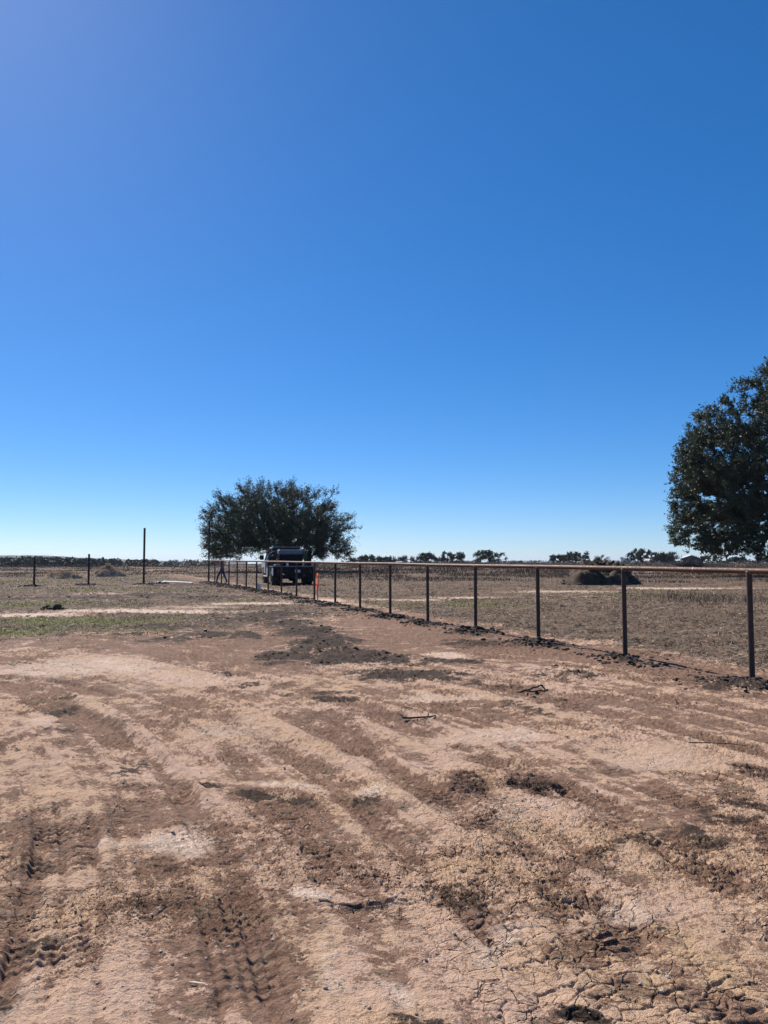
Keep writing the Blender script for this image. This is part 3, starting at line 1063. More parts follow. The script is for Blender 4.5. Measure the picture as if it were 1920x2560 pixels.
crown_tree('live_oak_tree', (OAK[0], OAK[1], gz(*OAK)), dome_oak, 9, 4200, 0.016, (3, 0.62, 0.25, 0.55), (8, 0.19, 0.6),
           (M['bark'], M['twig'], M['oak_leaf']), 'tall dense dark green oak tree cut off by the frame edge', trunk_h=3.0, power=0.42)


def dome_small(w, h, low, seed):
    rr = random.Random(seed)
    lob = [(rr.uniform(-0.75, 0.75) * w / 2, rr.uniform(-0.5, 0.5) * w / 2, rr.uniform(0.35, 0.8) * h, rr.uniform(0.18, 0.34) * min(w, 1.6 * h)) for _ in range(9)]
    lob[0] = (0, 0, h * 0.78, 0.22 * h)
    lob[1] = (-w * 0.36, 0, h * 0.42, 0.15 * w); lob[2] = (w * 0.36, 0, h * 0.45, 0.15 * w)

    def f(rng, n):
        L = np.array(lob)
        k = rng.integers(0, len(L), n)
        d = rng.normal(size=(n, 3)); d /= np.linalg.norm(d, axis=1, keepdims=True)
        P = L[k, :3] + d * L[k, 3:4] * rng.uniform(0.4, 1, (n, 1)) ** 0.5
        P[:, 2] = np.clip(P[:, 2], low * h, h)
        P[:, 0] = np.clip(P[:, 0], -w / 2, w / 2)
        return P
    return f


# far trees on the rise beyond the field: (left column, right column, top row, distance, kind, label)
FAR = (
    (896, 937, 1392, 300, 0, 'small round far tree nearest to the spreading tree on the skyline'),
    (942, 990, 1394, 310, 0, 'low ragged far tree second along the skyline from the spreading tree'),
    (994, 1034, 1393, 305, 1, 'bare leafless grey tree on the skyline between two green ones'),
    (1034, 1092, 1386, 300, 0, 'broad dark far tree just beside the bare grey one'),
    (1096, 1161, 1383, 300, 0, 'dark bumpy far tree between the broad one and the lone clump'),
    (1184, 1263, 1380, 290, 0, 'wide far tree standing alone above the middle of the rail'),
    (1376, 1415, 1391, 310, 0, 'low far tree at the foot of a rounder one above the dirt mound'),
    (1408, 1469, 1382, 300, 0, 'round far tree on the skyline above the big dirt mound'),
    (1489, 1522, 1391, 300, 2, 'thin small far tree just past the mound top on the skyline'),
    (1566, 1640, 1376, 290, 0, 'tallest dark far tree clump near the white buildings'),
    (1634, 1680, 1385, 300, 0, 'lower far tree leaning against the tallest dark clump'),
    (1660, 1694, 1383, 310, 1, 'bare leafless tree beside the far white buildings'),
    (1738, 1800, 1392, 320, 0, 'far dark tree behind the barn under the oak crown'),
    (1810, 1870, 1395, 330, 0, 'far low tree seen below the oak crown'),
    (1880, 1950, 1394, 330, 0, 'far dark tree below the oak at the picture edge'),
    (862, 890, 1396, 320, 2, 'tiny thin far tree beside the spreading tree'),
)
for i, (u0, u1, v, d, kind, lab) in enumerate(FAR):
    x, y = at((u0 + u1) / 2, d)
    zb = gz(x, y)
    w = (u1 - u0) / FPX * d
    h = hgt(v, d) - zb
    mats = (M['bark'], M['twig'], M['far_leaf'])
    if kind == 0:
        crown_tree('far_tree', (x, y, zb), dome_small(w, h, 0.2, i), 40 + i, 110, 0.05, (4, 0.9, 0.1, 0.6), (6, 0.42, 0.6), mats, lab, group='trees on the far skyline', trunk_h=h * 0.22, sides=5)
    elif kind == 1:
        crown_tree('bare_tree', (x, y, zb), dome_small(w, h, 0.3, i), 40 + i, 130, 0.035, (4, 1.1, 0.5, 0.4), (1, 0.10, 0.4), mats, lab, group='trees on the far skyline', trunk_h=h * 0.25, sides=5)
    else:
        crown_tree('far_tree', (x, y, zb), dome_small(w, h, 0.3, i), 40 + i, 50, 0.04, (4, 0.9, 0.3, 0.5), (3, 0.30, 0.5), mats, lab, group='trees on the far skyline', trunk_h=h * 0.3, sides=5)


def wood_mass():
    """the wood along the left skyline and low brush on the rise"""
    rng = np.random.default_rng(77)
    P = []; S = []
    # wood: rows of crowns at several depths
    for d0, n, utop in ((400, 170, 1.0), (470, 170, 1.0), (560, 150, 1.0)):
        for _ in range(n):
            u = rng.uniform(-420, 420)
            d = d0 + rng.uniform(-30, 30)
            x, y = at(u, d)
            zb = float(ground_far(np.array([x]), np.array([y]))[0])
            top = 1392 + 9 * max(0, (u - 120) / 300) + rng.normal() * 1.6 + (2.5 if d0 == 400 else 0)
            if d0 == 400 and u > 240: continue
            zt = hgt(top, d)
            h = max(zt - zb, 2.0)
            r = rng.uniform(1.6, 3.0)
            m = 52
            q = rng.normal(size=(m, 3)); q /= np.linalg.norm(q, axis=1, keepdims=True)
            q *= rng.uniform(0.3, 1, (m, 1)) ** 0.5
            P.append(np.stack([x + q[:, 0] * r, y + q[:, 1] * r, zb + h * (0.5 + 0.5 * q[:, 2] * rng.uniform(0.85, 1.05))], 1))
            S.append(np.full(m, 1.7))
    P = np.vstack(P); S = np.concatenate(S)
    V, F = leaves_np(P, S, rng, 0.7)
    o = link('woods', np_mesh('woods', V, F), M['wood_leaf'])
    tag(o, 'dark wood of scrubby trees along the far skyline', 'woods', kind='stuff')
    P = []; S = []
    for u0, u1, n, da, db, va in ((330, 560, 110, 230, 300, 1401), (860, 2100, 260, 255, 330, 1403), (-300, 340, 120, 300, 350, 1412)):
        for _ in range(n):
            u = rng.uniform(u0, u1); d = rng.uniform(da, db)
            x, y = at(u, d)
            zb = float(ground_far(np.array([x]), np.array([y]))[0])
            zt = hgt(va + rng.normal() * 1.5, d)
            h = max(zt - zb, 0.7)
            m = 26; r = rng.uniform(0.8, 2.0)
            q = rng.normal(size=(m, 3)); q /= np.linalg.norm(q, axis=1, keepdims=True)
            P.append(np.stack([x + q[:, 0] * r, y + q[:, 1] * r, zb + h * (0.45 + 0.5 * q[:, 2])], 1))
            S.append(np.full(m, 0.6))
    P = np.vstack(P); S = np.concatenate(S)
    V, F = leaves_np(P, S, rng, 0.5)
    o = link('undergrowth', np_mesh('undergrowth', V, F), M['wood_leaf'])
    tag(o, 'low dark brush along the far edge of the field', 'undergrowth', kind='stuff')


wood_mass()


# low wooded hill behind the wood
def hill():
    nx, ny = 120, 14
    us = np.linspace(-1500, 620, nx)
    V = []
    for j in range(ny):
        d = 1100 + 1500 * j / (ny - 1)
        for u in us:
            x, y = at(u, d)
            crest = 1389 + 15 * float(sstep(60, 430, np.array(u)))
            zt = hgt(crest, 1900)
            prof = math.sin(math.pi * min(j / (ny - 1), 1.0)) ** 0.8
            zb = float(ground_far(np.array([x]), np.array([y]))[0]) - 3
            V.append((x, y, zb + max(zt - zb, 0) * prof))
    V = np.array(V)
    V[:, 2] += 2.2 * fbm(V[:, 0] * 0.02, V[:, 1] * 0.02, 5, 3)
    i = np.arange(ny - 1)[:, None] * nx; j = np.arange(nx - 1)[None, :]
    F = np.stack([i + j, i + j + 1, i + nx + j + 1, i + nx + j], -1).reshape(-1, 4)
    o = link('hill', np_mesh('hill', V, F, True), M['hill'])
    tag(o, 'low wooded hill fading behind the wood', 'hill', kind='structure')


hill()


# ------------------------------------------------------------------ grass, weeds, straw, clods, pebbles
def blades(P, h, w, lean, rng):
    n = len(P)
    a = rng.uniform(0, 2 * math.pi, n)
    dx = np.cos(a); dy = np.sin(a)
    b = rng.uniform(0, 2 * math.pi, n)
    h = h * rng.uniform(0.5, 1.3, n)
    l = lean * rng.uniform(0.2, 1.2, n)
    tip = P + np.stack([np.cos(b) * h * l, np.sin(b) * h * l, h], 1)
    mid = P + np.stack([np.cos(b) * h * l * 0.35, np.sin(b) * h * l * 0.35, h * 0.6], 1)
    W = np.stack([dx * w / 2, dy * w / 2, np.zeros(n)], 1)
    V = np.stack([P - W, P + W, mid + W * 0.7, tip, mid - W * 0.7], 1).reshape(-1, 3)
    F = np.arange(5 * n).reshape(n, 5)
    return V, F


def scatter(n, r0, r1, a0, a1, rng, power=1.0):
    t = rng.uniform(0, 1, n) ** power
    r = np.exp(np.log(r0) + t * (np.log(r1) - np.log(r0)))
    a = rng.uniform(a0, a1, n)
    return r * np.sin(a), r * np.cos(a), r


def vegetation():
    rng = np.random.default_rng(21)
    A = math.radians(33)
    x, y, r = scatter(190000, 11.0, 75, -A, A, rng)
    z, mk = ground_eval(x, y, True)
    P = np.stack([x, y, z - 0.01], 1)
    patch = fbm(x * 0.8, y * 0.8, 81, 3)
    keep_d = (mk['dry'] * (1 - np.clip(mk['dark'], 0, 1)) * (1 - mk['pale'])) * sstep(-0.5, 0.5, patch + 0.15) > rng.uniform(0, 1, len(x)) * 1.6
    keep_g = (mk['green'] * (1 - np.clip(mk['dark'], 0, 1)) * (1 - mk['pale'])) > rng.uniform(0, 1, len(x)) * 1.1
    idx = np.nonzero(keep_d & ~keep_g)[0]
    V, F = blades(P[idx], 0.030 + 0.035 * np.clip(patch[idx], 0, 1) + 0.0006 * r[idx], 0.004 + 0.0005 * r[idx], 1.8, rng)
    o = link('dry_grass', np_mesh('dry_grass', V, F), M['straw_mix'])
    tag(o, 'short dry tan grass and stubble over the field', 'grass', kind='stuff')
    idx = np.nonzero(keep_g)[0]
    V, F = blades(P[idx], 0.035 + 0.0006 * r[idx], 0.006 + 0.0008 * r[idx], 1.0, rng)
    o = link('green_grass', np_mesh('green_grass', V, F), M['green_blade'])
    tag(o, 'short green grass in patches beside the sandy track', 'grass', kind='stuff')
    # straw lying flat
    x, y, r = scatter(60000, 9.0, 45, -A, A, rng)
    z, mk = ground_eval(x, y, True)
    s_f = (x - FENCE0[0]) * FNRM[0] + (y - FENCE0[1]) * FNRM[1]
    k = np.nonzero((mk['dry'] * (1 - mk['dark']) * sstep(-.3, .4, fbm(x * .5, y * .5, 83, 3) + .2 * (s_f > 0)) > rng.uniform(0, 1, len(x)) * 1.5))[0]
    n = len(k)
    a = rng.uniform(0, 6.28, n); L = (0.03 + 0.05 * rng.uniform(0, 1, n) + 0.0006 * r[k])
    d = np.stack([np.cos(a), np.sin(a), rng.normal(size=n) * 0.25], 1) * L[:, None]
    w = np.stack([-np.sin(a), np.cos(a), rng.normal(size=n) * 0.6], 1) * (0.002 + 0.00028 * r[k])[:, None]
    P = np.stack([x[k], y[k], z[k] + 0.018], 1)
    V = np.stack([P - d - w, P + d - w, P + d + w, P - d + w], 1).reshape(-1, 3)
    o = link('straw_litter', np_mesh('straw_litter', V, np.arange(4 * n).reshape(n, 4)), M['straw'])
    tag(o, 'pale straw litter strewn over the field', 'straw', kind='stuff')
    # tall winter weeds over the far field
    x, y, r = scatter(150000, 46, 270, -A, A, rng, 0.75)
    az = np.arctan2(x, y)
    s_f = (x - FENCE0[0]) * FNRM[0] + (y - FENCE0[1]) * FNRM[1]
    start = np.where(az < -0.12, 68, 52) + 9 * fbm(x * 0.06, y * 0.06, 85, 3)
    k = np.nonzero((r > start) & (sstep(-0.45, 0.25, fbm(x * 0.12, y * 0.12, 84, 3)) > rng.uniform(0, 1, len(x)) * 0.8) & (np.hypot(x - MX, y - MY) > 3) & (np.hypot(x - 14.0, y - 45) > 4))[0]
    P = np.stack([x[k], y[k], ground_far(x[k], y[k]) - 0.02], 1)
    V, F = blades(P, (0.20 + 0.16 * sstep(50, 90, r[k])) * (0.75 + 0.5 * fbm(x[k] * .15, y[k] * .15, 87, 2)) * np.where(az[k] < -0.12, 0.55, 1.0), 0.012 + 0.00045 * r[k], 0.9, rng)
    o = link('dry_weeds', np_mesh('dry_weeds', V, F), M['dry_weed'])
    tag(o, 'brown winter weeds standing over the far field', 'weeds', kind='stuff')
    # grey weed patch right beyond the fence
    c = gp(1760, 1500)
    n = 700
    x = c[0] + rng.normal(size=n) * 1.3; y = c[1] + rng.normal(size=n) * 1.5
    V, F = blades(np.stack([x, y, ground_eval(x, y) - 0.01], 1), 0.30, 0.012, 0.6, rng)
    o = link('weed_clump', np_mesh('weed_clump', V, F), M['dry_weed'])
    tag(o, 'wispy grey weed patch beyond the fence near the last post', 'weeds', kind='stuff')


M['straw_mix'] = leaf_material('stubble', (0.088, 0.061, 0.041), (0.145, 0.104, 0.068), 0.85, 0.9, 0.2, (0.23, 0.180, 0.125))
vegetation()


def lumps_np(P, R, rng, squash=0.75):
    """icosahedral clods, each knocked out of shape"""
    t = (1 + 5 ** 0.5) / 2
    iv = np.array([(-1, t, 0), (1, t, 0), (-1, -t, 0), (1, -t, 0), (0, -1, t), (0, 1, t), (0, -1, -t), (0, 1, -t), (t, 0, -1), (t, 0, 1), (-t, 0, -1), (-t, 0, 1)]) / math.sqrt(1 + t * t)
    fi = np.array([(0, 11, 5), (0, 5, 1), (0, 1, 7), (0, 7, 10), (0, 10, 11), (1, 5, 9), (5, 11, 4), (11, 10, 2), (10, 7, 6), (7, 1, 8), (3, 9, 4), (3, 4, 2), (3, 2, 6), (3, 6, 8), (3, 8, 9), (4, 9, 5), (2, 4, 11), (6, 2, 10), (8, 6, 7), (9, 8, 1)])
    n = len(P)
    k = rng.uniform(0.62, 1.25, (n, 12, 1))
    sc = np.stack([rng.uniform(0.7, 1.4, n), rng.uniform(0.7, 1.4, n), np.full(n, squash) * rng.uniform(0.6, 1.1, n)], 1)
    a = rng.uniform(0, 6.28, n)
    V = iv[None] * k * sc[:, None, :] * np.asarray(R)[:, None, None]
    ca, sa = np.cos(a)[:, None], np.sin(a)[:, None]
    V = np.stack([V[..., 0] * ca - V[..., 1] * sa, V[..., 0] * sa + V[..., 1] * ca, V[..., 2]], -1) + P[:, None, :]
    F = (fi[None] + (np.arange(n) * 12)[:, None, None]).reshape(-1, 3)
    return V.reshape(-1, 3), F


def clods():
    rng = np.random.default_rng(31)
    A = math.radians(31)
    x, y, r = scatter(90000, 4.0, 52, -A, A, rng)
    z, mk = ground_eval(x, y, True)
    pr = np.clip(mk['dark'], 0, 1.2) ** 1.6 * sstep(8, 11, r) * (0.35 + 0.65 * sstep(0, .5, fbm(x * 2, y * 2, 86, 3)))
    k = np.nonzero(pr > rng.uniform(0, 1, len(x)) * 7.0)[0]
    # heaps at the foot of every post
    hx = [x[k]]; hy = [y[k]]
    for q in list(POSTS[1:]) + [np.array(p) for p in LONE]:
        n = 260
        a = rng.normal(size=(n, 2)) * np.array((0.26, 0.40))
        pt = np.asarray(q)[None] + (a[:, :1] - 0.10) * FNRM[None] + (a[:, 1:] - 0.05) * FDIR[None]
        hx.append(pt[:, 0]); hy.append(pt[:, 1])
    x = np.concatenate(hx); y = np.concatenate(hy)
    z = ground_eval(x, y)
    r = np.hypot(x, y)
    R = (0.008 + 0.034 * rng.uniform(0, 1, len(x)) ** 3.5 + 0.0005 * r) * (1 + 0.2 * (r > 12))
    V, F = lumps_np(np.stack([x, y, z + R * 0.15], 1), R, rng)
    o = link('soil_clods', np_mesh('soil_clods', V, F), M['soil'])
    tag(o, 'dark loose soil clods heaped at post feet and dug spots', 'soil', kind='stuff')
    # crumbs and pebbles on the bare clay
    x, y, r = scatter(420, 2.4, 10, -A, A, rng)
    z = ground_eval(x, y)
    R = 0.003 + 0.009 * rng.uniform(0, 1, len(x)) ** 5 + 0.0002 * r
    V, F = lumps_np(np.stack([x, y, z + R * 0.3], 1), R, rng)
    o = link('pebbles', np_mesh('pebbles', V, F), M['stone'])
    tag(o, 'small stones and crumbs scattered over bare clay', 'pebbles', kind='stuff')
    x, y, r = scatter(700, 2.4, 14, -A, A, rng)
    z, mk = ground_eval(x, y, True)
    R = 0.0025 + 0.008 * rng.uniform(0, 1, len(x)) ** 4 + 0.0002 * r
    V, F = lumps_np(np.stack([x, y, z + R * 0.2], 1), R, rng)
    o = link('clay_crumbs', np_mesh('clay_crumbs', V, F), M['clay_crumb'])
    tag(o, 'brown clay crumbs strewn over the yard', 'soil', kind='stuff')


M['clay_crumb'] = simple_mat('clay_crumb', (0.42, 0.30, 0.22), 0.95, col2=(0.24, 0.165, 0.12), scale=5)
clods()


# ------------------------------------------------------------------ heaps
def mound(name, loc, rx, ry, lobes, seed, mat, label, cat, rough=0.1, strands=0, smat=None, freq=1.6, group=None):
    """a heap: lobes = (x, y, height, radius)"""
    nr, na = 26, 72
    rng = np.random.default_rng(seed)
    R, A = np.meshgrid(np.linspace(0, 1, nr), np.linspace(0, 2 * math.pi, na, endpoint=False), indexing='ij')
    x = (R * rx * np.cos(A)).ravel(); y = (R * ry * np.sin(A)).ravel()
    z = np.zeros(x.shape)
    for (lx, ly, h, r) in lobes:
        q = np.hypot(x - lx, y - ly) / r
        z = np.maximum(z, h * (np.clip(1 - q ** 2.3, 0, 1) if not strands else (0.5 + 0.5 * np.cos(math.pi * np.clip(q * 0.85, 0, 1)))))
    ed = sstep(1.0, 0.8, R.ravel())
    wob = fbm(x * freq + seed, y * freq, seed, 4)
    z = (z + rough * wob * (0.4 + z / max(l[2] for l in lobes)) + rough * 0.5 * np.abs(fbm(x * freq * 3, y * freq * 3, seed + 9, 3))) * ed
    z = np.maximum(z, 0) - 0.06 * (1 - ed) - 0.01
    V = np.stack([x, y, z], 1)
    i = np.arange(nr - 1)[:, None] * na; j = np.arange(na)[None, :]; j2 = (j + 1) % na
    F = np.stack([i + j, i + na + j, i + na + j2, i + j2], -1).reshape(-1, 4)
    root = empty(name, loc)
    tag(root, label, cat, group)
    link('heap_body', np_mesh('heap_body', V, F, True), mat, root)
    if strands:
        k = rng.integers(0, len(V), strands)
        P = V[k] + rng.normal(size=(strands, 3)) * 0.06
        ok = V[k, 2] > 0.03
        Vs, Fs = blades(P[ok], np.full(ok.sum(), 0.09), 0.03, 2.5, rng)
        o = link('loose_strands', np_mesh('loose_strands', Vs, Fs), smat, root)
        o['kind'] = 'stuff'
    else:
        n = 420
        k = rng.integers(0, len(V), n)
        ok = V[k, 2] > -0.03
        Rr = 0.03 + 0.10 * rng.uniform(0, 1, n) ** 3
        Vs, Fs = lumps_np(V[k][ok], Rr[ok], rng)
        o = link('clods', np_mesh('clods', Vs, Fs), mat, root)
        o['kind'] = 'stuff'
    return root


c = gp(157, 1446)
mound('hay_heap', (*c, gz(*c)), 1.75, 1.1, ((-0.85, 0, 0.40, 0.8), (-0.45, 0.2, 0.44, 0.8), (0.1, -0.2, 0.42, 0.8), (0.35, 0.15, 0.52, 0.8), (0.9, 0, 0.38, 0.7), (1.25, 0.1, 0.24, 0.5)), 3, M['hay'],
      'low pale hay heap lying between two short steel posts', 'hay heap', 0.11, 2600, M['hay_strand'], 2.6, 'hay heaps in the field')
c = gp(265, 1441)
mound('hay_heap', (*c, gz(*c)), 2.1, 1.4, ((0.1, 0.2, 0.84, 1.1), (-0.35, -0.1, 0.74, 1.0), (0.5, 0.0, 0.76, 1.0), (-0.9, 0, 0.52, 0.9), (1.05, 0, 0.50, 0.9), (0.1, -0.6, 0.52, 0.9), (-1.4, 0.1, 0.26, 0.7), (1.5, -0.1, 0.26, 0.6)), 4, M['hay'],
      'taller rounded hay heap right behind the middle steel post', 'hay heap', 0.13, 3600, M['hay_strand'], 2.2, 'hay heaps in the field')
c = gp(1500, 1461)
DM = c
mound('dirt_mound', (*c, gz(*c)), 2.75, 2.2, ((-0.35, 0.5, 1.32, 1.7), (0.75, 0.5, 1.28, 1.6), (-0.9, -0.7, 1.0, 1.25), (0.3, -0.8, 0.7, 1.3), (1.7, 0.2, 0.45, 1.0), (-1.9, 0, 0.3, 0.9)), 6, M['soil_pile'],
      'big dark mound of dug soil beyond the fence rail', 'dirt mound', 0.22, 0, None, 3.0)


def clod_pile():
    c = gp(130, 1525)
    root = empty('clod_pile', (*c, gz(*c)))
    tag(root, 'pile of big dark soil lumps on the sandy track', 'soil pile')
    rng = np.random.default_rng(8)
    for (x, y, r, sd) in ((-0.17, 0, 0.13, 1), (0.14, 0.05, 0.15, 2), (-0.02, -0.10, 0.09, 3), (0.30, 0, 0.08, 4), (-0.32, 0.03, 0.06, 5), (0.42, 0.05, 0.05, 6), (0.02, 0.12, 0.11, 7)):
        me_o = MB().lump((x, y, r * 0.55), r, 2, sd, 0.85, 0.16).build('lump', M['soil_pile'], root)
    n = 110
    P = np.stack([rng.normal(size=n) * 0.33, rng.normal(size=n) * 0.14, np.full(n, 0.01)], 1)
    V, F = lumps_np(P, 0.012 + 0.03 * rng.uniform(0, 1, n) ** 2, rng)
    o = link('crumbs', np_mesh('crumbs', V, F), M['soil_pile'], root); o['kind'] = 'stuff'


clod_pile()


def rubble():
    c = gp(1600, 1434)
    root = empty('rubble_heap', (*c, gz(*c)))
    tag(root, 'low heap of pale broken stone beside the dirt mound', 'rubble')
    rr = random.Random(5)
    for k in range(22):
        x = rr.gauss(0, 0.75); y = rr.gauss(0, 0.4)
        r = rr.uniform(0.07, 0.2)
        MB().lump((x, y, r * 0.4), r, 1, 50 + k, 0.7, 0.3).build('stone', M['limestone'], root)


rubble()


def sticks():
    def tw(name, c, rz, paths, lab, lift=0.012):
        root = MB()
        for pts, r0, r1 in paths:
            n = len(pts)
            root.tube(pts, [r0 + (r1 - r0) * i / (n - 1) for i in range(n)], 7)
        o = root.build(name, M['stick'])
        o.location = (c[0], c[1], gz(*c) + lift)
        o.rotation_euler = (0, 0, rz)
        tag(o, lab, 'stick')
    tw('fallen_stick', gp(1040, 1801), 0.25, [(((-0.14, 0, 0.02), (-0.05, 0.01, 0.012), (0.05, -0.01, 0.018), (0.15, 0.01, 0.012), (0.21, 0.03, 0.02)), 0.011, 0.007),
                                              (((-0.12, 0, 0.018), (-0.15, 0.05, 0.045)), 0.009, 0.006), (((0.12, 0, 0.015), (0.15, 0.05, 0.05)), 0.007, 0.004)],
       'dark knobbly stick lying alone on the bare clay')
    tw('forked_branch', gp(1335, 1732), 0.1, [(((-0.16, -0.01, 0.008), (-0.11, 0.02, 0.022), (-0.05, 0.01, 0.03), (0.0, 0.03, 0.052), (0.05, 0.02, 0.06), (0.10, 0.04, 0.078), (0.125, 0.03, 0.07)), 0.014, 0.009),
                                              (((-0.10, 0.01, 0.020), (-0.02, -0.03, 0.012), (0.06, -0.02, 0.024), (0.11, -0.05, 0.02), (0.16, -0.03, 0.034)), 0.010, 0.012), (((0.10, 0.035, 0.076), (0.13, 0.01, 0.045), (0.128, -0.02, 0.03)), 0.010, 0.012),
                                              (((-0.16, -0.01, 0.008), (-0.21, -0.03, 0.012)), 0.012, 0.006), (((0.05, 0.02, 0.06), (0.07, 0.05, 0.095)), 0.006, 0.003)],
       'dark forked branch arching off the clay near the fence')
    tw('thin_twig', gp(1790, 1868), -0.15, [(((-0.22, 0, 0.01), (-0.05, 0.02, 0.008), (0.1, 0.0, 0.012), (0.24, -0.03, 0.006)), 0.005, 0.003)], 'thin dark twig lying near the ribbed dig marks')
    tw('weed_stem', gp(605, 1462), 0.0, [(((-0.45, 0, 0.62), (-0.25, 0, 0.35), (0.05, 0, 0.1), (0.2, 0, 0.0)), 0.010, 0.010), (((0.10, 0, 0.75), (0.16, 0, 0.4), (0.2, 0, 0.0)), 0.008, 0.010), (((-0.45, 0, 0.62), (-0.2, 0.05, 0.60), (0.1, 0, 0.62)), 0.006, 0.006)],
       'thin reddish bent rod frame standing behind the fence')
    # splinter of pale wood
    c = gp(495, 2456)
    mb = MB()
    mb.tube([(-0.035, 0.012, 0.004), (-0.015, 0.006, 0.006), (0.012, -0.002, 0.006), (0.036, -0.010, 0.003)], [0.002, 0.005, 0.006, 0.004], 8)
    o = mb.build('wood_splinter', M['pale_wood'])
    o.location = (c[0], c[1], gz(*c) + 0.008)
    o.scale = (1.1, 1.1, 0.7)
    tag(o, 'small pale wood splinter on the clay near the front', 'splinter')


M['stick'] = simple_mat('dead_stick', (0.060, 0.050, 0.044), 0.9, var=0.5, scale=20, bump=0.6, bscale=80)
M['pale_wood'] = simple_mat('pale_wood', (0.58, 0.50, 0.36), 0.8, var=0.25, scale=30)
sticks()


# ------------------------------------------------------------------ survey stake, bucket, boards
def stake():
    c = gp(794, 1513)
    root = empty('survey_stake', (*c, gz(*c)))
    tag(root, 'wooden survey stake with bright orange ribbon beside the fence', 'stake')
    MB().box(-0.02, 0.02, -0.006, 0.006, -0.2, 1.02, 0.002).build('lath', M['pale_wood'], root)
    # ribbon: crumpled strip knotted at the top and hanging
    rng = random.Random(2)
    for nm, x0, w, z0, z1, ph in (('ribbon', -0.012, 0.060, 1.08, 0.34, 0.0), ('ribbon', 0.016, 0.045, 1.00, 0.52, 1.7), ('ribbon', -0.03, 0.04, 0.72, 0.40, 3.0)):
        bm = bmesh.new()
        n = 18
        prev = None
        for i in range(n + 1):
            t = i / n
            z = z0 + (z1 - z0) * t
            cx = x0 + 0.018 * math.sin(9 * t + ph) * t
            cy = -0.025 - 0.03 * math.sin(6 * t + ph) * t
            a = 0.9 * math.sin(5 * t + ph * 2)
            ww = w * (0.55 + 0.45 * math.sin(math.pi * min(1, t * 1.3 + 0.2)))
            p = (bm.verts.new((cx - ww / 2 * math.cos(a), cy - ww / 2 * math.sin(a), z)), bm.verts.new((cx, cy - 0.012, z)),
                 bm.verts.new((cx + ww / 2 * math.cos(a), cy + ww / 2 * math.sin(a), z)))
            if prev:
                for q in (0, 1):
                    f = bm.faces.new((prev[q], prev[q + 1], p[q + 1], p[q])); f.smooth = True
            prev = p
        me = bpy.data.meshes.new('ribbon'); bm.to_mesh(me); bm.free()
        link(nm, me, M['ribbon'], root)
    MB().lump((0, -0.01, 0.98), 0.03, 2, 3, 1.0, 0.2).build('knot', M['ribbon'], root)


def ribbon_mat():
    m, nt, b = new_mat('orange_ribbon')
    b.inputs['Base Color'].default_value = (0.85, 0.14, 0.075, 1)
    b.inputs['Roughness'].default_value = 0.4
    tr = nd(nt, 'ShaderNodeBsdfTranslucent'); tr.inputs['Color'].default_value = (0.9, 0.19, 0.10, 1)
    mx = nd(nt, 'ShaderNodeMixShader'); mx.inputs[0].default_value = 0.45
    nt.links.new(b.outputs[0], mx.inputs[1]); nt.links.new(tr.outputs[0], mx.inputs[2])
    nt.links.new(mx.outputs[0], nt.nodes['Material Output'].inputs['Surface'])
    return m


M['ribbon'] = ribbon_mat()
stake()

M['plastic'] = simple_mat('bucket_plastic', (0.62, 0.63, 0.62), 0.5, var=0.15, scale=5)
M['steel_wire'] = simple_mat('steel_wire', (0.4, 0.4, 0.4), 0.4, 0.8)


def bucket():
    c = gp(647, 1475.5)
    root = empty('bucket', (*c, gz(*c)))
    tag(root, 'pale plastic bucket standing at a fence post by the truck', 'bucket')
    mb = MB()
    n = 24
    prof = [(0.115, 0.0), (0.125, 0.16), (0.135, 0.30), (0.144, 0.31), (0.144, 0.345), (0.132, 0.345), (0.112, 0.02), (0.0, 0.015)]
    rings = []
    for r, z in prof:
        rings.append([mb.bm.verts.new((max(r, 0.001) * math.cos(2 * math.pi * k / n), max(r, 0.001) * math.sin(2 * math.pi * k / n), z)) for k in range(n)])
    for a, b in zip(rings, rings[1:]):
        for k in range(n):
            mb.bm.faces.new((a[k], a[(k + 1) % n], b[(k + 1) % n], b[k])).smooth = True
    mb.bm.faces.new(list(reversed(rings[0])))
    mb.build('pail', M['plastic'], root)
    MB().tube([(0.145 * math.cos(t), -0.05 - 0.10 * math.sin(t), 0.33 - 0.10 * math.sin(t)) for t in np.linspace(0, math.pi, 14)], 0.004, 6).build('handle', M['steel_wire'], root)


bucket()

M['tarp'] = simple_mat('dark_tarp', (0.05, 0.055, 0.07), 0.5, var=0.4, scale=4)
M['board'] = simple_mat('weathered_board', (0.66, 0.55, 0.45), 0.8, var=0.3, scale=3)
M['white_paint'] = simple_mat('white_paint', (0.78, 0.77, 0.74), 0.55, var=0.1, scale=3)


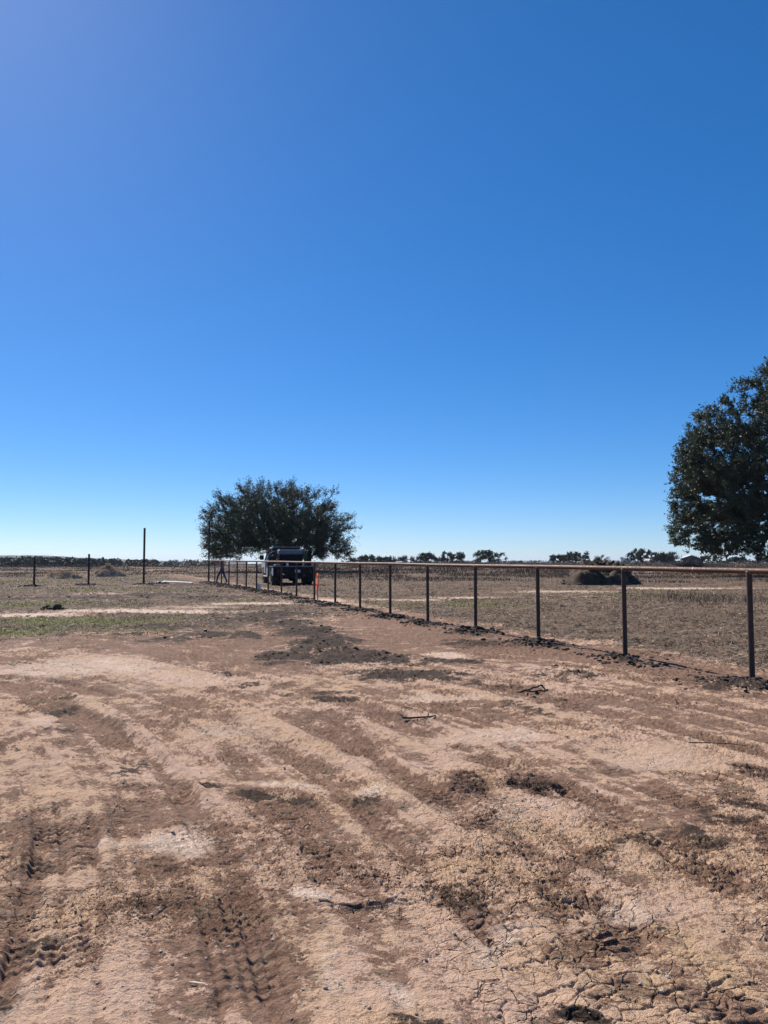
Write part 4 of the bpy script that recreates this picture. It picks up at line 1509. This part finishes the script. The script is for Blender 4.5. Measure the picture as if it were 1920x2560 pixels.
def boards():
    c = gp(440, 1458)
    o = MB().box(-0.9, 0.9, -0.28, 0.28, 0.10, 0.135, 0.006, Matrix.Rotation(0.05, 4, 'Y')).build('plywood_board', M['board'])
    o.location = (c[0] + 0.1, c[1], gz(*c) - 0.02); o.rotation_euler = (0.06, 0, 0.12)
    tag(o, 'long pale board lying on dark soil beside the tall post', 'board')
    c = gp(398, 1459)
    mb = MB()
    for k, (x, y, r) in enumerate(((0, 0, 0.16), (0.25, 0.05, 0.15), (-0.22, 0.02, 0.12), (0.45, 0, 0.10))):
        mb.lump((x, y, 0.05), r, 2, 90 + k, 0.6, 0.18)
    o = mb.build('crumpled_tarp', M['tarp'])
    o.location = (c[0], c[1], gz(*c))
    tag(o, 'crumpled dark tarp lying against the pale board', 'tarp')
    c = gp(311, 1458)
    mb = MB().tube([(-0.14, 0, 0.13), (0.14, 0, 0.05)], 0.045, 12)
    o = mb.build('pipe_offcut', M['white_paint'])
    o.location = (c[0], c[1], gz(*c) + 0.01)
    tag(o, 'short white pipe piece lying between two steel posts', 'pipe')


boards()


# ------------------------------------------------------------------ brush pile and far buildings
def brush_pile():
    d = 132.0
    c = at(1725, d)
    root = empty('brush_pile', (*c, gz(*c)))
    tag(root, 'heap of bare cut branches below the oak crown', 'brush pile')
    rng = np.random.default_rng(14)
    n = 240
    p0 = np.stack([rng.normal(size=n) * 1.3, rng.normal(size=n) * 0.8, rng.uniform(0, 0.7, n)], 1)
    dr = np.stack([rng.normal(size=n), rng.normal(size=n) * 0.6, rng.uniform(-0.15, 0.55, n)], 1)
    dr /= np.linalg.norm(dr, axis=1, keepdims=True)
    p1 = p0 + dr * rng.uniform(0.6, 2.0, n)[:, None]
    p1[:, 2] = np.maximum(p1[:, 2], 0.02)
    V, F = tubes_np(p0, p1, np.full(n, 0.05), np.full(n, 0.02), 4)
    o = link('branches', np_mesh('branches', V, F), M['twig'], root)
    o['kind'] = 'stuff'
    for k in range(5):
        MB().tube([(-1.6 + 0.5 * k, -0.4, 0.15 + 0.1 * k), (0.2 + 0.35 * k, 0.2, 0.55 + 0.1 * k), (1.2 + 0.3 * k, 0.4, 0.35)], [0.12, 0.10, 0.07], 7).build('log', M['bark'], root)


brush_pile()

M['dark_wall'] = simple_mat('dark_barn_wall', (0.10, 0.085, 0.08), 0.8, var=0.3, scale=1)
M['white_roof'] = simple_mat('white_metal_roof', (0.80, 0.80, 0.80), 0.4, var=0.1, scale=1)
M['grey_roof'] = simple_mat('grey_roof', (0.30, 0.29, 0.29), 0.6, var=0.2, scale=1)
M['glass'] = simple_mat('dark_window', (0.03, 0.035, 0.045), 0.15, var=0.2, scale=1)


def house(name, c, zb, rz, L, W, H, RH, wall, roof, label, doors=True, ridge_y=False):
    root = empty(name, (c[0], c[1], zb), rz)
    tag(root, label, 'building')
    MB().box(-L / 2, L / 2, -W / 2, W / 2, -0.5, H).build('wall', wall, root)
    e = 0.35
    mb = MB()
    prof = [(-W / 2 - e, H + 0.003), (0, H + RH), (W / 2 + e, H + 0.003), (W / 2 + e, H - 0.12), (0, H + RH - 0.14), (-W / 2 - e, H - 0.12)]
    mb.prism(prof, -L / 2 - e, L / 2 + e)
    mb.build('roof', roof, root)
    for sx in (-1, 1):
        g = MB()
        g.prism([(-W / 2, H - 0.01), (0, H + RH - 0.15), (W / 2, H - 0.01)], sx * (L / 2 - 0.02) - 0.01, sx * (L / 2 - 0.02) + 0.01)
        g.build('gable', wall, root)
    if doors:
        d = MB().box(-0.5, 0.5, -W / 2 - 0.05, -W / 2 + 0.02, 0.0, 2.05).build('door', M['grey_roof'], root)
        MB().box(0.34, 0.40, -W / 2 - 0.09, -W / 2 - 0.05, 0.95, 1.05).build('handle', M['steel_wire'], d)
        for x in (-L * 0.32, L * 0.32):
            w = MB().box(x - 0.6, x + 0.6, -W / 2 - 0.04, -W / 2 + 0.02, 1.0, 2.1).build('window', M['white_paint'], root)
            MB().box(x - 0.52, x + 0.52, -W / 2 - 0.055, -W / 2 - 0.04, 1.08, 2.02).build('pane', M['glass'], w)


c = at(1648, 330); zb = gz(*c)
house('farmhouse', c, zb - 0.1, 0.05, 11, 6, 2.1, 0.9, M['white_paint'], M['white_roof'], 'white far house with pale roof between the trees on the skyline')
c = at(1562, 335); zb = gz(*c)
house('storage_shed', c, zb - 0.1, 0.4, 3.0, 2.6, 2.0, 0.7, M['white_paint'], M['white_roof'], 'tiny white shed at the foot of the tallest far trees', doors=False)
c = at(1724, 250); zb = gz(*c)
house('barn', c, zb, 1.35, 5.0, 5.2, 1.6, 1.0, M['dark_wall'], M['white_roof'], 'dark barn with bright roof edge under the oak crown')
c = at(116, 395); zb = gz(*c)
house('field_shed', c, hgt(1408.5, 395) - 2.4, 0.1, 1.7, 2.2, 2.2, 0.55, M['dark_wall'], M['white_roof'], 'small far shed with white roof before the dark wood', doors=False)


# ------------------------------------------------------------------ truck
def paint(name, col):
    m, nt, b = new_mat(name)
    co = coords(nt)
    f = map_r(nt, noise(nt, co, 2.5, 5, 0.65), 0.4, 0.75, 0, 0.35)
    nt.links.new(mix_c(nt, f, col, (0.045, 0.038, 0.034)), b.inputs['Base Color'])
    nt.links.new(map_r(nt, noise(nt, co, 6, 3), 0.3, 0.7, 0.3, 0.55), b.inputs['Roughness'])
    b.inputs['Specular IOR Level'].default_value = 0.3
    b.inputs['Coat Weight'].default_value = 1.0
    b.inputs['Coat Roughness'].default_value = 0.05
    return m


M['truck_paint'] = paint('dark_blue_paint', (0.007, 0.009, 0.016))
M['side_sheen'] = simple_mat('painted_side_sheen', (0.52, 0.52, 0.51), 0.35, 0.2, var=0.2, scale=4)  # pale colour stands in for bright reflection on the truck's dark left side
M['rubber'] = simple_mat('tyre_rubber', (0.022, 0.021, 0.020), 0.85, var=0.3, scale=12)
M['black_steel'] = simple_mat('black_steel', (0.010, 0.010, 0.011), 0.6, 0.0, var=0.4, scale=6, spec=0.2)
M['alum'] = simple_mat('checker_aluminium', (0.62, 0.62, 0.62), 0.35, 0.7, var=0.2, scale=9)
M['grey_machine'] = simple_mat('grey_machine', (0.15, 0.165, 0.19), 0.45, 0.1, var=0.15, scale=5)
M['red_lens'] = simple_mat('red_lens', (0.20, 0.012, 0.010), 0.25, var=0.1)
M['chrome'] = simple_mat('chrome', (0.75, 0.75, 0.76), 0.15, 1.0, var=0.05)
M['trim'] = simple_mat('light_door_trim', (0.66, 0.65, 0.62), 0.5, var=0.15, scale=6)
M['green_tank'] = simple_mat('green_gas_bottle', (0.05, 0.14, 0.06), 0.45, var=0.2, scale=6)
M['glass_clear'] = simple_mat('truck_glass', (0.02, 0.025, 0.03), 0.05, var=0.1, scale=1)
M['plate'] = simple_mat('plate_white', (0.55, 0.56, 0.58), 0.5, var=0.1, scale=30)
M['hose'] = simple_mat('hose_black', (0.02, 0.02, 0.022), 0.6, var=0.2)


def wheel(root, x, y, r, w, side):
    mb = MB()
    n = 32
    prof = [(0.62, -0.5), (0.93, -0.5), (1.0, -0.36), (1.0, 0.36), (0.93, 0.5), (0.62, 0.5)]
    rings = [[mb.bm.verts.new((x + p[1] * w, y + r * p[0] * math.cos(2 * math.pi * k / n), r + r * p[0] * math.sin(2 * math.pi * k / n))) for k in range(n)] for p in prof]
    for a, b in zip(rings, rings[1:] + rings[:1]):
        for k in range(n):
            mb.bm.faces.new((a[k], a[(k + 1) % n], b[(k + 1) % n], b[k]))
    e = mb.build('wheel', M['rubber'], root)
    mb = MB()
    mb.tube([(x - w * 0.3, y, r), (x + w * 0.3, y, r)], r * 0.60, 20)
    rm = mb.build('rim', M['chrome'], e)
    mb = MB()
    mb.tube([(x + side * w * 0.3, y, r), (x + side * w * 0.45, y, r)], r * 0.2, 12)
    mb.build('hub', M['black_steel'], e)


def build_truck():
    c = gp(736, 1464)
    zg = gz(*c)
    root = empty('flatbed_truck', (c[0], c[1], zg - 0.01), math.radians(17))
    tag(root, 'dark flatbed work truck parked under the spreading tree, tail to viewer', 'truck')
    S = M['truck_paint']; B = M['black_steel']
    # deck and skirt
    MB().box(-1.2, 1.2, 0.0, 2.75, 0.98, 1.06, 0.01).build('deck', B, root)
    MB().box(-1.2, 1.2, -0.05, 0.0, 1.03, 1.075, 0.008).build('deck_rim', M['grey_machine'], root)
    sk = MB().box(-1.16, 1.16, 0.02, 0.10, 0.50, 0.978, 0.012).build('rear_skirt', B, root)
    for sx in (-1, 1):
        mb = MB().box(-0.035, 0.035, -0.015, 0.018, 0.0, 0.20, 0.006)
        tl = mb.build('tail_light', M['red_lens'], root)
        tl.location = (sx * 0.93, 0.0, 0.70); tl.rotation_euler = (0, -sx * 0.25, 0)
        MB().box(sx * 0.55 - 0.08, sx * 0.55 + 0.08, 0.0, 0.018, 0.56, 0.62, 0.004).build('reflector', M['red_lens'], root)
    pl = MB().box(0.03, 0.33, -0.002, 0.016, 0.72, 0.87, 0.004).build('licence_plate', M['plate'], root)
    MB().box(-0.75, -0.57, 0.0, 0.017, 0.62, 0.66, 0.003).build('badge', M['chrome'], root)
    MB().box(-0.62, 0.62, -0.12, 0.02, 0.38, 0.50, 0.02).build('bumper', B, root)
    MB().box(-0.06, 0.06, -0.30, -0.10, 0.40, 0.48, 0.01).tube([(0, -0.26, 0.48), (0, -0.26, 0.58)], 0.03, 10).build('hitch', B, root)
    mb = MB()
    mb.box(-0.45, -0.35, 0.0, 6.0, 0.62, 0.80).box(0.35, 0.45, 0.0, 6.0, 0.62, 0.80).tube([(-1.0, 1.0, 0.42), (1.0, 1.0, 0.42)], 0.07, 10).lump((0, 1.0, 0.42), 0.19, 2, 1, 1.0, 0.0)
    mb.build('chassis', B, root)
    for sx in (-1, 1):
        wheel(root, sx * 1.02, 1.0, 0.41, 0.24, sx)
        wheel(root, sx * 0.74, 1.0, 0.41, 0.24, sx)
        wheel(root, sx * 0.90, 5.05, 0.41, 0.26, sx)
        MB().box(sx * 1.0 - 0.18, sx * 1.0 + 0.18, 0.42, 0.435, 0.22, 0.62).build('mud_flap', M['rubber'], root)
        tb = MB().box(sx * 1.0 - 0.19, sx * 1.0 + 0.19, 1.6, 2.6, 0.50, 0.975, 0.01).build('side_tool_box', M['alum'], root)
        MB().box(sx * 1.2 - 0.01, sx * 1.2 + 0.01, 2.02, 2.18, 0.70, 0.76, 0.004).build('latch', B, tb)
    MB().box(-1.19, -0.87, 0.12, 0.50, 0.56, 0.975, 0.01).build('corner_box', M['alum'], root)
    # cab: body, glass house, roof
    cab = MB()
    cab.prism([(2.85, 0.55), (2.85, 1.42), (4.95, 1.42), (4.95, 1.36), (6.0, 1.28), (6.15, 1.15), (6.15, 0.55), (5.55, 0.5), (5.45, 0.78), (5.05, 0.92), (4.65, 0.78), (4.55, 0.5)], -0.98, 0.98)
    bmesh.ops.bevel(cab.bm, geom=[e for e in cab.bm.edges], offset=0.03, segments=2, affect='EDGES')
    cb = cab.build('cab', S, root)
    gh = MB()
    lo = [(-0.95, 2.90), (0.95, 2.90), (0.95, 4.90), (-0.95, 4.90)]
    hi = [(-0.78, 3.02), (0.78, 3.02), (0.78, 4.25), (-0.78, 4.25)]
    a = [gh.bm.verts.new((x, y, 1.42)) for x, y in lo]; b = [gh.bm.verts.new((x, y, 2.04)) for x, y in hi]
    for k in range(4):
        gh.bm.faces.new((a[k], a[(k + 1) % 4], b[(k + 1) % 4], b[k]))
    gh.build('window_glass', M['glass_clear'], root)
    rf = MB()
    prev = []
    rf.box(-0.80, 0.80, 3.0, 4.30, 2.03, 2.16, 0.055)
    rf.build('roof', S, root)
    for (p, q) in zip(lo, hi):
        MB().tube([(p[0], p[1], 1.40), (q[0], q[1], 2.06)], [0.055, 0.045], 8).build('pillar', S, root)
    for sx in (-1, 1):
        MB().tube([(sx * 0.95, 3.85, 1.40), (sx * 0.79, 3.65, 2.06)], [0.05, 0.045], 8).build('pillar', S, root)
    MB().box(-0.9, 0.9, 6.13, 6.25, 0.5, 0.72, 0.03).build('front_bumper', M['chrome'], root)
    # open driver's door
    dr = empty('driver_door', (-0.985, 4.55, 0.0), math.radians(-6))
    dr.parent = root
    MB().box(-0.06, 0.0, -1.05, 0.0, 0.62, 1.40, 0.02).build('door_skin', M['side_sheen'], dr)
    MB().box(-1.03, -0.985, 4.60, 5.95, 0.95, 1.30, 0.015).build('fender', M['side_sheen'], root)  # pale left-side panels carry the dark body's reflected brightness as colour
    MB().box(-1.03, -0.985, 2.9, 3.46, 0.62, 1.40, 0.015).build('rear_door', M['side_sheen'], root)
    MB().box(0.002, 0.05, -1.0, -0.05, 0.66, 1.36, 0.015).build('door_trim', M['trim'], dr)
    MB().tube([(-0.02, -1.0, 1.4), (0.12, -0.9, 1.98), (0.12, -0.35, 1.98), (-0.02, 0.0, 1.4)], 0.025, 6).build('window_frame', S, dr)
    mr = MB().box(-0.34, -0.10, -0.18, -0.10, 1.40, 1.68, 0.03).build('mirror', B, dr)
    # far side mirror
    MB().box(1.05, 1.28, 4.45, 4.55, 1.42, 1.70, 0.03).tube([(0.97, 4.5, 1.5), (1.1, 4.5, 1.55)], 0.02, 6).build('mirror', B, root)
    MB().box(-1.12, -0.95, 3.0, 4.5, 0.42, 0.50, 0.01).build('running_board', M['alum'], root)
    # headache rack
    mb = MB()
    for x in (-1.05, -0.5, 0.5, 1.05):
        mb.tube([(x, 2.70, 1.06), (x, 2.70, 1.88)], 0.03, 8)
    mb.tube([(-1.05, 2.70, 1.88), (1.05, 2.70, 1.88)], 0.035, 8)
    mb.build('headache_rack', B, root)
    root.scale = (1.05, 1.0, 1.07)
    return root, c, zg


TRUCK, TC, TZ = build_truck()


def on_truck(name, label, cat):
    """an Empty at the deck in the truck's own axes"""
    o = empty(name, TRUCK.location, TRUCK.rotation_euler.z)
    o.scale = TRUCK.scale
    tag(o, label, cat)
    return o


def truck_load():
    w = on_truck('welding_machine', 'grey welding machine standing across the truck deck', 'welder')
    MB().box(-0.62, 0.74, 1.55, 2.25, 1.065, 1.70, 0.03).build('engine_housing', M['black_steel'], w)
    MB().box(-0.64, 0.76, 1.53, 2.27, 1.702, 1.97, 0.05).build('hood', M['grey_machine'], w)
    MB().box(-0.5, 0.62, 1.515, 1.528, 1.25, 1.62, 0.004).build('control_panel', M['black_steel'], w)
    MB().tube([(0.2, 1.9, 1.96), (0.2, 1.9, 2.06)], 0.03, 8).build('exhaust', M['black_steel'], w)
    g = on_truck('gas_bottle', 'tall green gas bottle standing on the truck deck', 'gas bottle')
    MB().tube([(0.90, 1.6, 1.062), (0.90, 1.6, 1.80), (0.90, 1.6, 1.90), (0.90, 1.6, 1.95)], [0.075, 0.075, 0.06, 0.028], 14).build('cylinder', M['green_tank'], g)
    MB().tube([(0.90, 1.6, 1.95), (0.90, 1.6, 2.03)], [0.02, 0.026], 8).build('valve', M['chrome'], g)
    t = on_truck('upright_tool_chest', 'black upright tool chest at the truck deck edge', 'tool chest')
    MB().box(0.99, 1.19, 1.2, 2.2, 1.065, 1.88, 0.015).build('chest_body', M['black_steel'], t)
    MB().box(0.985, 1.195, 1.195, 2.205, 1.882, 1.93, 0.012).build('lid', M['black_steel'], t)
    h = on_truck('hose_coil', 'black coiled hose hanging at the front of the truck deck', 'hose')
    mb = MB()
    pts = []
    for i in range(150):
        a = i / 150 * 2 * math.pi * 6
        rr_ = 0.24 + 0.05 * math.sin(i * 0.37)
        pts.append((-0.90 + 0.05 * math.cos(i * 0.9), 2.3 + rr_ * math.cos(a) * 0.7, 1.60 + rr_ * math.sin(a) * 1.1))
    pts2 = [(-0.86 + 0.26 * math.cos(i / 120 * 2 * math.pi * 5) * (1 + 0.1 * math.sin(i)), 2.1 + 0.04 * math.sin(i * 0.7), 1.58 + 0.26 * math.sin(i / 120 * 2 * math.pi * 5)) for i in range(120)]
    mb.tube(pts2, 0.03, 7)
    mb.build('coil', M['hose'], h)
    mb = MB().tube([(-0.86, 2.1, 1.062), (-0.86, 2.1, 1.62)], 0.04, 8).tube([(-0.86, 2.0, 1.60), (-0.86, 2.2, 1.60)], 0.09, 12)
    mb.build('reel_stand', M['black_steel'], h)
    j = on_truck('water_jug', 'small white jug standing on the truck deck edge', 'jug')
    MB().tube([(-0.35, 0.25, 1.062), (-0.35, 0.25, 1.18), (-0.35, 0.25, 1.23), (-0.35, 0.25, 1.25)], [0.06, 0.06, 0.04, 0.025], 12).build('jug_body', M['plastic'], j)
    MB().tube([(-0.35, 0.25, 1.25), (-0.35, 0.25, 1.28)], 0.028, 10).build('cap', M['white_paint'], j)
    k = on_truck('grinder_case', 'pale tool case lying on the truck deck corner', 'tool case')
    MB().box(-1.05, -0.75, 0.2, 0.75, 1.064, 1.17, 0.02).build('case_body', M['grey_machine'], k)
    MB().tube([(-0.98, 0.19, 1.12), (-0.95, 0.15, 1.12), (-0.85, 0.15, 1.12), (-0.82, 0.19, 1.12)], 0.012, 6).build('handle', M['black_steel'], k)


truck_load()


# ------------------------------------------------------------------ worker
M['shirt'] = simple_mat('faded_brown_shirt', (0.30, 0.175, 0.13), 0.9, var=0.3, scale=7)
M['jeans'] = simple_mat('blue_jeans', (0.060, 0.080, 0.140), 0.9, var=0.35, scale=9)
M['skin'] = simple_mat('skin', (0.42, 0.24, 0.17), 0.6, var=0.15, scale=9)
M['cap'] = simple_mat('dark_cap', (0.03, 0.03, 0.036), 0.85, var=0.2)
M['shoe'] = simple_mat('pale_shoe', (0.34, 0.30, 0.26), 0.8, var=0.3)
M['glove'] = simple_mat('pale_glove', (0.5, 0.45, 0.38), 0.85, var=0.2)


def person():
    px, py = -10.16, 48.3
    root = empty('person', (px, py, gz(px, py)))
    tag(root, 'worker in dark cap, brown shirt and jeans bending to a fence post', 'person')
    J = {}
    V = []; R = []; E = []

    def v(co, r):
        V.append(co); R.append(r if isinstance(r, tuple) else (r, r)); return len(V) - 1

    def chain(a, pts):
        for co, r in pts:
            b = v(co, r); E.append((a, b)); a = b
        return a
    pel = v((0.03, 0, 0.90), (0.15, 0.125))
    for s, kx, kz, fx in ((-1, -0.20, 0.50, -0.33), (1, 0.16, 0.48, 0.30)):
        hip = v((0.03 + 0.02 * s, 0.09 * s, 0.86), (0.10, 0.10)); E.append((pel, hip))
        kn = chain(hip, [((0.03 + (kx - 0.03) * 0.5, 0.10 * s, 0.69), 0.088), ((kx, 0.105 * s, kz), 0.066), (((kx + fx) / 2 + 0.02, 0.11 * s, 0.28), 0.060), ((fx + 0.03, 0.11 * s, 0.085), 0.045)])
        chain(kn, [((fx - 0.03, 0.115 * s, 0.045), 0.042), ((fx - 0.15, 0.12 * s, 0.035), 0.036)])
    chest = chain(pel, [((0.05, 0, 1.04), (0.135, 0.125)), ((0.05, 0, 1.20), (0.15, 0.13)), ((0.02, 0, 1.34), (0.15, 0.12))])
    neck = chain(chest, [((-0.03, 0, 1.45), 0.062), ((-0.07, 0, 1.51), 0.055)])
    head = chain(neck, [((-0.105, 0, 1.575), 0.085), ((-0.125, 0, 1.635), 0.092), ((-0.135, 0, 1.69), 0.072)])
    for s, hx, hz, hy in ((-1, -0.36, 1.30, -0.05), (1, -0.33, 1.20, 0.08)):
        sh = v((0.01, 0.185 * s, 1.385), 0.062); E.append((chest, sh))
        el = chain(sh, [((-0.05, 0.22 * s, 1.25), 0.052), ((-0.10, 0.235 * s, 1.13), 0.043)])
        wr = chain(el, [((-0.22, (0.235 * s + hy) / 2, (1.13 + hz) / 2), 0.038), ((hx + 0.06, hy + 0.03 * s, hz), 0.028)])
        palm = chain(wr, [((hx, hy + 0.01 * s, hz), (0.034, 0.02))])
        for f in range(4):
            z0 = hz + 0.03 - 0.02 * f
            L = (0.045, 0.05, 0.047, 0.038)[f]
            chain(palm, [((hx - 0.03, hy, z0), 0.010), ((hx - 0.03 - L * 0.6, hy - 0.012 * s, z0 - 0.006), 0.009), ((hx - 0.03 - L * 0.75, hy - 0.04 * s, z0 - 0.012), 0.008)])
        chain(palm, [((hx - 0.005, hy - 0.02 * s, hz + 0.04), 0.011), ((hx - 0.035, hy - 0.045 * s, hz + 0.055), 0.009)])
    me = bpy.data.meshes.new('body')
    me.from_pydata(V, E, [])
    o = bpy.data.objects.new('body_tmp', me)
    COL.objects.link(o)
    o.modifiers.new('s', 'SKIN')
    sv = me.skin_vertices[0].data
    for i, r in enumerate(R):
        sv[i].radius = r
        sv[i].use_root = (i == 0)
    o.modifiers.new('d', 'SUBSURF').levels = 2
    dg = bpy.context.evaluated_depsgraph_get()
    bm_ = bpy.data.meshes.new_from_object(o.evaluated_get(dg))
    bpy.data.objects.remove(o)
    for m in ('skin', 'shirt', 'jeans', 'shoe', 'glove'):
        bm_.materials.append(M[m])
    for p in bm_.polygons:
        c = p.center
        k = 0
        if c.z < 0.10: k = 3
        elif c.z < 0.95: k = 2
        elif c.z < 1.455 and c.x > -0.29: k = 1
        elif c.x <= -0.29: k = 4
        p.material_index = k
        p.use_smooth = True
    bm_.name = 'body'
    b = link('body', bm_, None, root)
    # face, ears, hair, cap
    MB().lump((-0.222, 0, 1.615), 0.016, 1, 2, 1.3, 0.05).build('nose', M['skin'], root, True)
    for s in (-1, 1):
        MB().lump((-0.110, 0.092 * s, 1.625), 0.024, 1, 3, 1.4, 0.05).build('ear', M['skin'], root, True)
        MB().lump((-0.205, 0.032 * s, 1.64), 0.010, 1, 4, 0.7, 0.0).build('eye', M['cap'], root, True)
    MB().box(-0.212, -0.198, -0.022, 0.022, 1.573, 1.580, 0.002).build('mouth', M['shirt'], root)
    MB().lump((-0.085, 0, 1.655), 0.085, 2, 5, 0.85, 0.04).build('hair', M['cap'], root, True)
    mb = MB()
    mb.lump((-0.128, 0, 1.70), 0.105, 2, 6, 0.72, 0.0)
    mb.box(-0.30, -0.17, -0.075, 0.075, 1.672, 1.684, 0.005)
    mb.build('cap', M['cap'], root, True)


person()


# ------------------------------------------------------------------ the hazy air of the far distance
def haze():
    mb = MB()
    mb.box(-9500, 9500, -9500, 9500, -70, 24)
    m = bpy.data.materials.new('haze_air')
    m.use_nodes = True
    nt = m.node_tree
    for n in list(nt.nodes):
        nt.nodes.remove(n)
    out = nd(nt, 'ShaderNodeOutputMaterial')
    pv = nd(nt, 'ShaderNodeVolumePrincipled')
    pv.inputs['Color'].default_value = (0.80, 0.88, 1.0, 1)
    pv.inputs['Density'].default_value = 0.00006
    pv.inputs['Anisotropy'].default_value = 0.2
    nt.links.new(pv.outputs[0], out.inputs['Volume'])
    o = mb.build('haze', m)
    tag(o, 'thin pale blue haze over the far fields', 'haze', kind='stuff')


haze()
